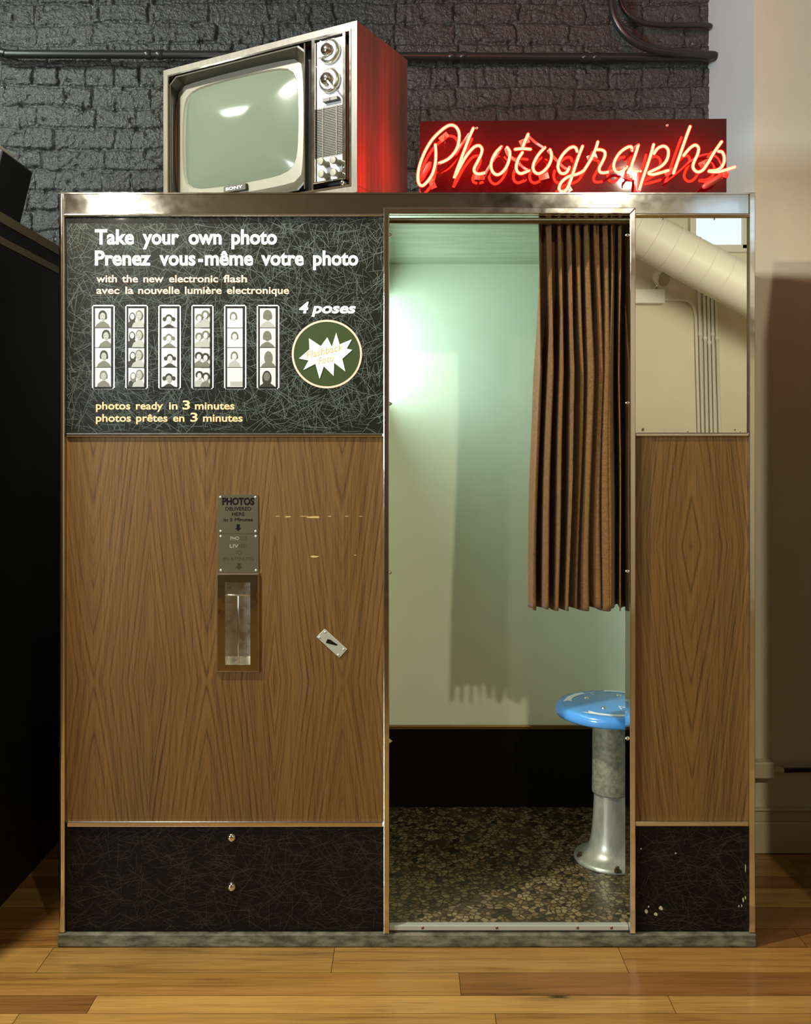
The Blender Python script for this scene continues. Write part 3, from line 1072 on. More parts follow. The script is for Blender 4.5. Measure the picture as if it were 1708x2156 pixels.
# round badge
NB = 64
bx, bz, br = PX(688.5), PZ(745.5), 74 / 799.2
bd_ = MB()
ring_o = [(bx + br * math.cos(2 * PI * i / NB), YT, bz + br * 0.975 * math.sin(2 * PI * i / NB)) for i in range(NB)]
ring_i = [(bx + br * 0.945 * math.cos(2 * PI * i / NB), YT, bz + br * 0.92 * math.sin(2 * PI * i / NB)) for i in range(NB)]
bd_.bridge([ring_o, ring_i], 0)
bd_.add([(p[0], YT, p[2]) for p in ring_i], [list(range(NB))], 1)
star = [(365, 665), (545, 783), (643, 650), (712, 795), (778, 580), (830, 757), (1015, 680), (935, 822), (1020, 840), (870, 975), (915, 1165), (745, 1035), (740, 1235), (590, 1088), (527, 1278), (463, 1050), (280, 1145), (360, 1000), (215, 970), (374, 830)]
sp = [(PX(600 + a * 0.1391), PZ(620 + b * 0.1391)) for a, b in star]
bd_.prism(sp, YT - 0.0016, YT, 2)
qx = lambda zx: PX(600 + zx * 0.1391)
qz = lambda zy: PZ(620 + zy * 0.1391)
put_text(bd_, 'Flashback', qx(330), qx(925), qz(975), 15 / 799.2, YT - 0.0019, 0.012, 0.3, 3, rot=math.radians(13.5))
put_text(bd_, 'Foto', qx(510), qx(775), qz(1062), 14.5 / 799.2, YT - 0.0019, 0.012, 0.3, 3, rot=math.radians(13.5))
part('badge', bd_, [M['peach_ink'], M['green_disc'], M['white_ink'], M['cream_ink']], disp, label='round green badge with a white starburst')

# photo strips: mount, white outline, four little portraits each
P_BG = mat('print_white', rgb(198, 200, 192), 0.35)
P_DK = mat('print_dark', rgb(50, 48, 36), 0.35)
P_MD = mat('print_grey', rgb(104, 104, 90), 0.35)
P_LT = mat('print_pale_grey', rgb(156, 158, 148), 0.35)
P_BL = mat('print_black', rgb(24, 22, 14), 0.35)
PM = [M['white_ink'], P_BL, P_BG, P_LT, P_MD, P_DK]


def ell(mb, cx, cz, rx, rz, y, mi, n=18, a0=0.0, a1=2 * PI):
    pts = [(cx + rx * math.cos(a0 + (a1 - a0) * i / n), y, cz + rz * math.sin(a0 + (a1 - a0) * i / n)) for i in range(n + (0 if a1 - a0 > 6.28 else 1))]
    mb.add(pts, [list(range(len(pts)))], mi)


def figure(mb, cx, top, s, hair, face, shirt, style, x0, x1, zb, order=0):
    """one tiny head and shoulders, s = head height, hair over the face, shirt down to the print's edge"""
    y = YT - 0.0010 - order * 0.0016
    hz = top - s * 0.55
    sh = top - s * 1.25
    pts = [(cx - s * 0.16, sh + 0.10 * s), (cx + s * 0.16, sh + 0.10 * s), (cx + s * 0.62, sh - s * 0.22), (cx + s * 0.78, zb), (cx - s * 0.78, zb), (cx - s * 0.62, sh - s * 0.22)]
    pts = [(min(max(a, x0), x1), max(b, zb)) for a, b in pts]
    mb.add([(a, y, b) for a, b in pts], [list(range(6))[::-1]], shirt)
    y -= 0.0002
    if style == 'long':
        ell(mb, cx, hz - s * 0.25, s * 0.44, s * 0.72, y, hair)
    elif style == 'pigtails':
        ell(mb, cx - s * 0.52, hz - s * 0.02, s * 0.20, s * 0.24, y, hair)
        ell(mb, cx + s * 0.52, hz - s * 0.02, s * 0.20, s * 0.24, y, hair)
        ell(mb, cx, hz + s * 0.10, s * 0.42, s * 0.44, y - 0.0001, hair)
        y -= 0.0002
    elif style == 'curly':
        for k in range(9):
            a = PI * (k / 8.0) * 1.3 - 0.45
            ell(mb, cx + s * 0.36 * math.cos(a), hz + s * (0.06 + 0.36 * math.sin(a)), s * 0.19, s * 0.19, y - 0.00004 * k, hair, 10)
        ell(mb, cx, hz + s * 0.10, s * 0.38, s * 0.42, y - 0.0005, hair)
        y -= 0.0006
    elif style == 'bald':
        ell(mb, cx + s * 0.02, hz, s * 0.39, s * 0.52, y, hair)
    else:
        ell(mb, cx, hz + s * 0.06, s * 0.43, s * 0.50, y, hair)
        ell(mb, cx - s * 0.34, hz - s * 0.12, s * 0.12, s * 0.28, y - 0.0001, hair, 10)
        ell(mb, cx + s * 0.34, hz - s * 0.12, s * 0.12, s * 0.28, y - 0.0001, hair, 10)
        y -= 0.0002
    y -= 0.0002
    ell(mb, cx, hz - s * 0.10, s * 0.29, s * 0.40 if style != 'bald' else s * 0.47, y, face)
    y -= 0.0002
    for q in (-1, 1):
        ell(mb, cx + q * s * 0.12, hz - s * 0.04, s * 0.045, s * 0.028, y, 5, 8)
    ell(mb, cx, hz - s * 0.32, s * 0.09, s * 0.03, y, 4, 8)


strips = [
    ((57, 250), 'young person with shaggy hair', [[(0.48, 0.10, 0.50, 5, 3, 4, 'mop')], [(0.70, 0.08, 0.50, 5, 3, 4, 'mop')], [(0.56, 0.12, 0.48, 5, 3, 4, 'mop')], [(0.54, 0.14, 0.46, 4, 3, 4, 'mop')]]),
    ((342, 535), 'long-haired and balding pair', [[(0.25, 0.18, 0.38, 5, 2, 5, 'long'), (0.68, 0.08, 0.48, 4, 3, 3, 'bald')], [(0.24, 0.14, 0.38, 5, 2, 5, 'long'), (0.69, 0.07, 0.48, 4, 3, 3, 'bald')], [(0.28, 0.16, 0.38, 5, 2, 5, 'long'), (0.67, 0.07, 0.50, 4, 3, 3, 'bald')], [(0.30, 0.20, 0.36, 4, 2, 5, 'long'), (0.70, 0.08, 0.48, 4, 3, 3, 'bald')]]),
    ((625, 817), 'child with pigtails', [[(0.48, 0.30, 0.46, 5, 2, 5, 'pigtails')], [(0.48, 0.28, 0.44, 4, 2, 4, 'pigtails')], [(0.54, 0.30, 0.44, 5, 2, 5, 'pigtails')], [(0.48, 0.28, 0.48, 5, 3, 5, 'pigtails')]]),
    ((908, 1097), 'two curly-haired people', [[(0.32, 0.30, 0.38, 4, 2, 3, 'curly'), (0.72, 0.12, 0.38, 4, 2, 3, 'curly')], [(0.30, 0.24, 0.38, 4, 2, 3, 'curly'), (0.74, 0.14, 0.38, 4, 2, 3, 'curly')], [(0.29, 0.22, 0.40, 5, 2, 4, 'curly'), (0.73, 0.28, 0.38, 5, 2, 4, 'curly')], [(0.32, 0.18, 0.38, 5, 2, 3, 'curly'), (0.76, 0.26, 0.38, 5, 2, 4, 'curly')]]),
    ((1188, 1378), 'overexposed person with long hair', [[(0.40, 0.18, 0.42, 4, 2, 2, 'mop')], [(0.48, 0.18, 0.42, 4, 2, 2, 'mop')], [(0.46, 0.18, 0.42, 4, 2, 3, 'mop')], []]),
    ((1468, 1660), 'smiling person in a dark top', [[(0.48, 0.08, 0.52, 4, 4, 3, 'mop')], [(0.46, 0.14, 0.50, 4, 4, 4, 'mop')], [(0.54, 0.12, 0.50, 4, 4, 4, 'long')], [(0.44, 0.10, 0.56, 5, 4, 5, 'long')]]),
]
SXq = lambda zx: PX(180 + zx * 0.2459)
SZq = lambda zy: PZ(620 + zy * 0.2458)
for (za, zb_), who, frames in strips:
    mb = MB()
    x0, x1, z1, z0 = SXq(za), SXq(zb_), SZq(90), SZq(810)
    lw = 2.4 / 799.2
    for (a, b, c, d) in ((x0, x1, z1 - lw, z1), (x0, x1, z0, z0 + lw), (x0, x0 + lw, z0, z1), (x1 - lw, x1, z0, z1)):
        mb.box(a, b, YT, YT + 0.0005, c, d, 0)
    ia, ib = SXq(za + 27), SXq(zb_ - 31)
    zt, zbm = SZq(118), SZq(796)
    mb.box(ia - 0.0045, ib + 0.0045, YT, YT + 0.0005, zbm - 0.004, zt + 0.003, 1)
    fh = (zt - zbm) / 4
    for k, figs in enumerate(frames):
        ft, fb = zt - fh * k - 0.0006, zt - fh * (k + 1) + 0.0012
        mb.add([(ia, YT - 0.0006, fb), (ib, YT - 0.0006, fb), (ib, YT - 0.0006, ft), (ia, YT - 0.0006, ft)], [(0, 1, 2, 3)], 2)
        wd, hh = ib - ia, ft - fb
        for oi, (cx, tp, s_, hair, face, shirt, style) in enumerate(figs):
            figure(mb, ia + cx * wd, ft - tp * hh, s_ * hh, hair, face, shirt, style, ia, ib, fb, oi)
        if not figs:
            mb.add([(ia + 0.2 * wd, YT - 0.0009, fb + 0.05 * hh), (ib, YT - 0.0009, fb + 0.05 * hh), (ib, YT - 0.0009, fb + 0.28 * hh), (ia + 0.2 * wd, YT - 0.0009, fb + 0.28 * hh)], [(0, 1, 2, 3)], 3)
    part('photo_strip', mb, PM, disp, label='strip of four prints: ' + who)

# delivery plates and chute
VX = lambda zx: PX(430 + zx / 5.0235)
VZ = lambda zy: PZ(1020 + zy / 5.0235)


def rounded(x0, x1, z0, z1, r, n=5):
    pts = []
    for cx, cz, a0 in ((x1 - r, z1 - r, 0), (x0 + r, z1 - r, 90), (x0 + r, z0 + r, 180), (x1 - r, z0 + r, 270)):
        for k in range(n + 1):
            a = math.radians(a0 + 90 * k / n)
            pts.append((cx + r * math.cos(a), cz + r * math.sin(a)))
    return pts


def arrow(mb, cx, zt, zb_, wd, y, mi=0):
    h = zt - zb_
    pts = [(cx - wd * 0.24, zt), (cx - wd * 0.24, zb_ + h * 0.45), (cx - wd * 0.5, zb_ + h * 0.45), (cx, zb_), (cx + wd * 0.5, zb_ + h * 0.45), (cx + wd * 0.24, zb_ + h * 0.45), (cx + wd * 0.24, zt)]
    mb.prism(pts, y - 0.0003, y)


YP = -0.0026
for (a, b, t_, bt, tx_) in ((150, 574, 108, 518, 'english'), (153, 578, 522, 930, 'french')):
    pl = part('instruction_plate', MB().prism(rounded(VX(a), VX(b), VZ(bt), VZ(t_), 0.006), YP, 0.0), M['plate'], label='etched steel plate above the chute, ' + ('upper' if tx_ == 'english' else 'lower, lettering worn off'))
    for sx_, sz_ in ((a + 24, t_ + 26), (b - 30, t_ + 26), (a + 26, bt - 24), (b - 28, bt - 24)):
        part('rivet', MB().dome(VX(sx_), YP, VZ(sz_), 0.0034, 0.0018), M['white_metal'], pl)
    tm = MB()
    if tx_ == 'english':
        for (s_, xa, xb, base, top, wt) in (('PHOTOS', 193, 532, 218, 138, 0.05), ('DELIVERED', 228, 498, 275, 237, 0.015), ('HERE', 296, 430, 331, 293, 0.015), ('in', 208, 252, 390, 354, 0.02), ('3', 275, 298, 390, 354, 0.02), ('Minutes', 325, 515, 388, 352, 0.02)):
            put_text(tm, s_, VX(xa), VX(xb), VZ(base), VZ(top) - VZ(base), YP - 0.0003, wt)
        arrow(tm, VX(362), VZ(420), VZ(493), 72 / 5.0235 / 799.2, YP)
        part('lettering', tm, M['ink'], pl)
    else:
        for (s_, xa, xb, base, top, wt) in (('PHO', 280, 372, 587, 552, 0.02), ('LIV', 272, 366, 669, 632, 0.02)):
            put_text(tm, s_, VX(xa), VX(xb), VZ(base), VZ(top) - VZ(base), YP - 0.0003, wt)
        part('lettering', tm, M['light_ink'], pl)
        tm = MB()
        for (s_, xa, xb, base, top, wt) in (('TOS', 380, 455, 587, 552, -0.012), ('RÉES', 372, 456, 669, 632, -0.012), ('ICI', 340, 398, 737, 702, -0.008), ('EN', 203, 262, 803, 768, -0.012), ('3', 280, 305, 803, 768, -0.012), ('MINUTES', 328, 528, 803, 768, -0.012)):
            put_text(tm, s_, VX(xa), VX(xb), VZ(base), VZ(top) - VZ(base), YP - 0.0003, wt)
        arrow(tm, VX(370), VZ(830), VZ(902), 72 / 5.0235 / 799.2, YP)
        part('lettering', tm, M['worn_ink'], pl)

cx0, cx1, cz0, cz1 = PX(457), PX(547), PZ(1414), PZ(1206)
ox0, ox1, oz0, oz1 = PX(475.5), PX(528.5), PZ(1398), PZ(1225)
cf = MB()
rect = lambda a, b, c, d, y_: [(a, y_, c), (b, y_, c), (b, y_, d), (a, y_, d)]
e_ = 0.004
cf.bridge([rect(cx0, cx1, cz0, cz1, 0.0), rect(cx0, cx1, cz0, cz1, -0.006), rect(cx0 + e_, cx1 - e_, cz0 + e_, cz1 - e_, -0.010),
           rect(ox0, ox1, oz0, oz1, -0.010), rect(ox0, ox1, oz0, oz1, 0.0)])
chute = part('delivery_chute', cf, chrome('chute_chrome', (0.80, 0.74, 0.58, 1), 0.08, 0.12, 16, 0.01), label='chrome framed photo delivery slot')
ci = MB()
ci.bridge([rect(ox0, ox1, oz0, oz1, -0.002), rect(ox0 + 0.001, ox1 - 0.001, oz0 + 0.012, oz1 - 0.002, 0.040)])
ci.add(rect(ox0 + 0.001, ox1 - 0.001, oz0 + 0.012, oz1 - 0.002, 0.040), [(0, 1, 2, 3)])
part('chute_lining', ci, M['lining'], chute)
part('bar', MB().tube([(ox0, -0.004, PZ(1252.5)), (ox1, -0.004, PZ(1252.5))], 0.0022, 10), M['chrome'], chute)
part('bar', MB().tube([(PX(503), -0.004, PZ(1254.5)), (PX(503), -0.004, PZ(1395))], 0.0026, 10), M['chrome'], chute)

# tilted lock plate
lp = [(684, 1323.6), (731.6, 1366.6), (714.7, 1384.9), (666.9, 1341)]
lk = part('lock_plate', MB().prism([(PX(a), PZ(b)) for a, b in lp], -0.003, 0.0), M['white_metal'], bevel=0.0006, label='small pale lock plate set askew')
for a, b in ((1280, 1560), (1222, 1615), (1478, 1742), (1420, 1802)):
    part('screw', MB().dome(VX(a), -0.003, VZ(b), 0.0034, 0.0018), M['white_metal'], lk)
part('keyhole', MB().prism([(VX(a), VZ(b)) for a, b in ((1305, 1632), (1340, 1640), (1375, 1668), (1412, 1690), (1404, 1702), (1350, 1690), (1288, 1672))], -0.0036, -0.003), M['ink'], lk)

# ------------------------------------------------------------------ curtain, hanging from the track
cu_n, cu_m = 330, 60
xa_t, xb_t = PX(1137, 0.06), PX(1334, 0.05)
xa_b, xb_b = PX(1114, 0.06), PX(1334, 0.05)
z_top, z_bot = PZ(457, 0.06), PZ(1283, 0.06)
folds = [0.0, 0.135, 0.235, 0.335, 0.43, 0.53, 0.635, 0.73, 0.81, 0.90, 1.0]     # fold crests across the cloth
deep = [0.8, 1.0, 0.9, 1.1, 0.8, 1.1, 0.9, 1.0, 0.9, 1.0, 0.8]


def fold(s):
    i = 0
    while i < len(folds) - 2 and s > folds[i + 1]:
        i += 1
    t = (s - folds[i]) / (folds[i + 1] - folds[i])
    a = deep[i] * (1 - t) + deep[i + 1] * t
    return a * math.cos(2 * PI * t)


cv, cfs = [], []
for j in range(cu_m + 1):
    t = j / cu_m
    tt = t * t * (3 - 2 * t)
    for i in range(cu_n + 1):
        s = i / cu_n
        s2 = s + 0.012 * math.sin(5 * t + 7 * s) * t + 0.006 * math.sin(13 * s + 9 * t)
        s2 = min(max(s2, 0), 1)
        x = (xa_t + (xb_t - xa_t) * s) * (1 - tt) + (xa_b + (xb_b - xa_b) * s) * tt
        amp = 0.014 + 0.032 * min(1, t * 2.6)
        f = fold(s2)
        q = math.copysign(abs(f) ** 0.8, f)
        # pinch pleats near the heading
        pin = max(0, 1 - t * 6) * 0.006 * math.sin(2 * PI * s * 21)
        y = 0.092 - amp * q + pin + 0.006 * math.sin(3 * t + 9 * s)
        x += amp * 0.28 * math.sin(2 * PI * (s2 * 9.5) + 0.8) * min(1, t * 2 + 0.2)
        z = z_top + (z_bot - z_top) * t - 0.004 * math.sin(2 * PI * s * 4.5) * t
        cv.append((x, y, z))
for j in range(cu_m):
    for i in range(cu_n):
        a = j * (cu_n + 1) + i
        cfs.append((a, a + cu_n + 1, a + cu_n + 2, a + 1))
cm = MB()
cm.add(cv, cfs, 0, True)
cur = cm.build('curtain', M['curtain'], at=(PX(1230), 0.082, z_bot))
md = cur.modifiers.new('thickness', 'SOLIDIFY')
md.thickness = 0.0016
tag(cur, 'brown pleated curtain drawn to the right side of the booth doorway', 'curtain')
cr_ = []
for i, px_ in enumerate((1178, 1196, 1248, 1284, 1312)):
    h_ = MB().tube([(PX(px_, 0.05), 0.048, PZ(464, 0.05)), (PX(px_, 0.05), 0.046, PZ(459, 0.05)), (PX(px_, 0.05), 0.048, PZ(455, 0.05))], 0.0016, 8)
    h_.build('curtain_hook', M['white_metal'], cur)

# ------------------------------------------------------------------ stool bolted to the booth floor
SX, SY = 0.62, 0.39
stool = thing('stool', 'round blue-topped stool on a flared metal pedestal inside the booth', 'stool', (SX, SY, FL))
prof = [(0.00001, FL), (0.111, FL), (0.113, FL + 0.004), (0.111, FL + 0.010), (0.104, FL + 0.014), (0.090, FL + 0.020), (0.078, FL + 0.030), (0.068, FL + 0.045), (0.062, FL + 0.065), (0.058, FL + 0.095), (0.054, FL + 0.15), (0.050, FL + 0.24)]
MB().lathe(prof, SX, SY, 64).build('pedestal', M['cast'], stool)
zs0, zs1 = 0.262, 0.497
MB().lathe([(0.049, zs0), (0.0575, zs0), (0.0582, zs0 + 0.004), (0.0572, zs0 + 0.05), (0.0562, zs1)], SX, SY, 64).build('adjuster_sleeve', M['galv'], stool)
rs_ = 0.168
sp_ = [(0.00001, 0.496), (rs_ - 0.012, 0.496), (rs_ - 0.003, 0.499), (rs_, 0.504), (rs_ + 0.0005, 0.515), (rs_ - 0.002, 0.524), (rs_ - 0.009, 0.5295), (rs_ - 0.018, 0.531), (0.00001, 0.531)]
seat = MB().lathe(sp_, SX, SY, 96).build('seat', M['blue'], stool)
for (px_, py_) in ((1221, 1790 + 11), (1300, 1832)):
    x_, y_ = on_z(px_, py_, FL + 0.016)
    MB().lathe([(0.0095, FL + 0.010), (0.0095, FL + 0.018), (0.006, FL + 0.018), (0.006, FL + 0.026), (0.00001, FL + 0.028)], x_, y_, 6, smooth=False).build('bolt', M['bolt'], stool)
for ang in (100, 10):
    x_, y_ = SX + 0.095 * math.cos(math.radians(ang)), SY + 0.095 * math.sin(math.radians(ang))
    MB().lathe([(0.0095, FL + 0.010), (0.0095, FL + 0.018), (0.006, FL + 0.018), (0.006, FL + 0.026), (0.00001, FL + 0.028)], x_, y_, 6, smooth=False).build('bolt', M['bolt'], stool)
ZS = 0.5316
def ribbon(pa, pb, wd=0.018, n=14):
    xa, ya = on_z(*pa, ZS)
    xb, yb = on_z(*pb, ZS)
    a0, a1 = math.atan2(ya - SY, xa - SX), math.atan2(yb - SY, xb - SX)
    r0, r1 = math.hypot(xa - SX, ya - SY), math.hypot(xb - SX, yb - SY)
    dc = MB()
    if a1 - a0 > PI:
        a1 -= 2 * PI
    if a0 - a1 > PI:
        a1 += 2 * PI
    lo, hi = [], []
    for k in range(n + 1):
        t = k / n
        a = a0 + (a1 - a0) * t
        r = min(r0 + (r1 - r0) * t, rs_ - 0.022)
        flare = 1 + 0.5 * max(0, 1 - t * 4)
        lo.append((SX + (r - wd / 2 * flare) * math.cos(a), SY + (r - wd / 2 * flare) * math.sin(a), ZS))
        hi.append((SX + (r + wd / 2 * flare) * math.cos(a), SY + (r + wd / 2 * flare) * math.sin(a), ZS))
    aa = a0 + (a1 - a0) * 0.09
    notch = (SX + r0 * math.cos(aa), SY + r0 * math.sin(aa), ZS)
    k0 = len(lo)
    for k in range(1, n):
        dc.add([lo[k], lo[k + 1], hi[k + 1], hi[k]], [(0, 1, 2, 3)])
    dc.add([lo[0], lo[1], hi[1], notch], [(0, 1, 2, 3)])
    dc.add([notch, hi[1], hi[0]], [(0, 1, 2)])
    dc.build('decal', M['white_decal'], seat)['label'] = 'white ribbon decal on the seat'


ribbon((1232, 1497), (1340, 1505))
ribbon((1196, 1477), (1229, 1459))
ribbon((1268, 1453.5), (1330, 1455), 0.014)
for ch_, (px_, py_), rot_ in (('T', (1247, 1461), 2.4), ('A', (1311, 1489.5), 0.0)):
    x_, y_ = on_z(px_, py_, ZS)
    a_ = math.atan2(y_ - SY, x_ - SX) - PI / 2 + (PI if ch_ == 'A' else 0)
    dc = MB()
    put_text(dc, ch_, -0.018, 0.018, -0.016, 0.034, 0, -0.02, 0, 0, 0, fn=lambda u, v: (x_ + u * math.cos(a_) - v * math.sin(a_), y_ + u * math.sin(a_) + v * math.cos(a_), ZS))
    dc.build('decal', M['white_decal'], seat)['label'] = 'white letter decal on the seat'
for (px_, py_) in ((1235, 1469), (1271.5, 1490.5), (1303, 1463.5)):
    x_, y_ = on_z(px_, py_, ZS)
    MB().lathe([(0.009, 0.531), (0.007, 0.534), (0.003, 0.5355), (0.00001, 0.5355)], x_, y_, 16).build('rivet', M['brushed'], seat)

# ------------------------------------------------------------------ television on the booth roof
ex = Vector((0.88, -0.475, 0)).normalized()
ey = Vector((0.475, 0.88, 0)).normalized()
TW, TH, TD = 0.690, 0.461, 0.285
tz0 = 1.9985
near = Vector((-0.138, 0.05, tz0))
org = near - ex * TW
tv = thing('television', 'old wood-cased television set standing turned on top of the photo booth', 'television', tuple(org), math.atan2(ex.y, ex.x))
tv['frame_local'] = 1


def TVp(zx, zy, d=0.0):
    """crop pixel -> (x, z) on the plane d behind the front of the set"""
    px_, py_ = 320 + zx * 0.32787, 20 + zy * 0.32787
    ray = Vector(((px_ - CX) / F, 1, -(py_ - CY) / F))
    c = Vector((0, -D0, ZC))
    o = org + ey * d
    t = (o - c).dot(ey) / ray.dot(ey)
    p = c + ray * t - org
    return p.dot(ex), p.z


def tvpart(name, mb, m, parent=tv, bevel=0.0, label=None):
    o = mb.build(name, m, parent, bevel)
    o['frame_local'] = 1
    if label:
        o['label'] = label
    return o


wt = 0.0175
cab = MB()
cab.box(0, TW, 0.004, TD, TH - wt, TH).box(0, TW, 0.004, TD, 0, wt).box(0, wt, 0.004, TD, wt, TH - wt).box(TW - wt, TW, 0.004, TD, wt, TH - wt)
tvpart('cabinet', cab, M['tv_wood'], bevel=0.001, label='wood veneer case')
ed = MB()
for q in ([(0, TH), (TW, TH), (TW - wt, TH - wt), (wt, TH - wt)], [(0, 0), (TW, 0), (TW - wt, wt), (wt, wt)], [(0, 0), (wt, wt), (wt, TH - wt), (0, TH)], [(TW, 0), (TW - wt, wt), (TW - wt, TH - wt), (TW, TH)]):
    ed.prism(q, 0.0, 0.004)
tvpart('front_edge', ed, M['tv_edge'], label='mitred grey-brown front edge')
tvpart('back_cover', MB().box(wt, TW - wt, TD - 0.01, TD, wt, TH - wt).prism(rounded(0.12, TW - 0.16, 0.05, TH - 0.08, 0.04), TD, TD + 0.10), M['tv_black'], bevel=0.006)
i0, i1 = wt, wt + 0.0075
fr_ = MB()
lo_ = lambda k, y_: [(k, y_, k), (TW - k, y_, k), (TW - k, y_, TH - k), (k, y_, TH - k)]
fr_.bridge([lo_(wt, 0.004), lo_(wt + 0.001, -0.002), lo_(wt + 0.006, -0.002), lo_(wt + 0.008, 0.012)])
tvpart('front_trim', fr_, M['chrome'], label='bright metal inner frame')
tvpart('face_panel', MB().box(wt, TW - wt, 0.052, 0.06, wt, TH - wt), M['tv_black'])
# screen side
hx0, _ = TVp(100, 430, 0.0)
hx1, _ = TVp(985, 300, 0.0)
hx0 = wt + 0.008
hz0, hz1 = wt + 0.012, TH - wt - 0.010
a_, b_ = TVp(975, 300, 0.045)
bxl, _ = TVp(160, 800, 0.045)
bxr = a_
_, bzt = TVp(975, 291, 0.045)
_, bzb = TVp(978, 1112, 0.045)
_, szt = TVp(925, 352, 0.045)
_, szb = TVp(930, 1052, 0.045)
sxl, _ = TVp(205, 800, 0.045)
sxr, _ = TVp(938, 700, 0.045)


def sq(x0, x1, z0, z1, r, bul, y_, n=64):
    """rounded rectangle with sides that swell a little"""
    cx, cz, hw, hh = (x0 + x1) / 2, (z0 + z1) / 2, (x1 - x0) / 2, (z1 - z0) / 2
    out = []
    e = 2.0 / r
    for i in range(n):
        a = 2 * PI * (i + 0.5) / n
        c, s = math.cos(a), math.sin(a)
        k = (abs(c) ** r + abs(s) ** r) ** (-1.0 / r)
        u, v = c * k, s * k
        u2 = u * (1 - bul * (v * v))
        v2 = v * (1 - bul * (u * u))
        out.append((cx + u2 * hw, y_, cz + v2 * hh))
    return out


hd_ = MB()
hd_.bridge([sq(hx0, hx1, hz0, hz1, 40, 0.0, 0.0), sq(hx0 + 0.004, hx1 - 0.004, hz0 + 0.004, hz1 - 0.004, 40, 0, -0.001), sq(bxl, bxr, bzb, bzt, 16, 0.03, 0.044)])
tvpart('screen_hood', hd_, M['tv_dark'], label='recessed dark olive hood around the screen')
bz = MB()
bz.bridge([sq(bxl, bxr, bzb, bzt, 16, 0.03, 0.044), sq(sxl - 0.004, sxr + 0.004, szb - 0.004, szt + 0.004, 8, 0.045, 0.042), sq(sxl, sxr, szb, szt, 8, 0.045, 0.048)])
tvpart('bezel', bz, M['tv_bezel'], label='pale grey screen bezel')
gl = MB()
outer = sq(sxl, sxr, szb, szt, 8, 0.045, 0.0)
ccx, ccz = (sxl + sxr) / 2, (szb + szt) / 2
loops = []
for k in range(13):
    q = 1 - k / 12 * 0.998
    loops.append([(ccx + (p[0] - ccx) * q, 0.047 - 0.026 * (1 - q * q), ccz + (p[2] - ccz) * q) for p in outer])
gl.bridge(loops, 0, True)
gl.add(loops[-1], [list(range(64))], 0, True)
tvpart('screen', gl, M['tv_screen'], label='bulging grey-green screen glass')
# name badge under the screen
nx0, nz0 = TVp(460, 1165, 0.03)
nx1, nz1 = TVp(600, 1115, 0.03)
_, nzb = TVp(600, 1150, 0.03)
bgz0, bgz1 = nzb - 0.002, nzb + 0.017
bg = tvpart('badge', MB().box(nx0, nx1, 0.030, 0.044, bgz0, bgz1), M['tv_label'], bevel=0.001, label='small name badge under the screen')
tm = MB()
put_text(tm, 'SONY', nx0 + 0.008, nx1 - 0.010, bgz0 + 0.0055, 0.0085, 0.0293, 0.015)
tvpart('lettering', tm, M['white_ink'], bg)
# divider and control side
dx0, _ = TVp(1033, 600, 0.0)
dx1, _ = TVp(1046, 600, 0.0)
tvpart('divider', MB().box(dx0 - 0.002, dx0 + 0.004, -0.003, 0.05, wt + 0.006, TH - wt - 0.006), M['chrome'])
tvpart('divider', MB().box(hx1 - 0.002, hx1 + 0.002, -0.004, 0.05, hz0, hz1), M['chrome'])
px0, _ = TVp(1058, 600, 0.006)
px1, pz1 = TVp(1232, 170, 0.006)
_, pzb = TVp(1232, 1080, 0.006)
_, gz1 = TVp(1232, 605, 0.006)
_, gz0 = TVp(1232, 928, 0.006)
fx1, _ = TVp(1247, 300, 0.0)
tvpart('control_panel', MB().box(px0, px1, 0.006, 0.05, gz1, pz1), M['tv_white'], label='silver-white dial panel')
tvpart('control_panel', MB().box(px0, px1, 0.006, 0.05, pzb, gz0), M['tv_white'], label='silver-white knob panel')
ofr = MB()
for (a, b, c, d) in ((px0 - 0.006, px0 - 0.001, pzb - 0.004, pz1 + 0.006), (px1 + 0.001, fx1, pzb - 0.006, pz1 + 0.009), (px0 - 0.006, fx1, pz1 + 0.004, pz1 + 0.009), (px0 - 0.006, fx1, pzb - 0.007, pzb - 0.002)):
    ofr.box(a, b, -0.003, 0.03, c, d)
tvpart('panel_frame', ofr, M['chrome'], bevel=0.001)
grl = MB()
grl.box(px0, px1, 0.020, 0.05, gz0, gz1, 1)
ns = 30
for k in range(ns):
    z_ = gz0 + (gz1 - gz0) * (k + 0.5) / ns
    grl.box(px0, px1, 0.006, 0.010, z_ - 0.0010, z_ + 0.0010, 0)
for f_ in (0.25, 0.75):
    x_ = px0 + (px1 - px0) * f_
    grl.box(x_ - 0.0010, x_ + 0.0010, 0.004, 0.012, gz0, gz1, 0)
tvpart('speaker_grille', grl, [M['grille'], M['tv_black']], label='slatted speaker grille')
pcx = (px0 + px1) / 2
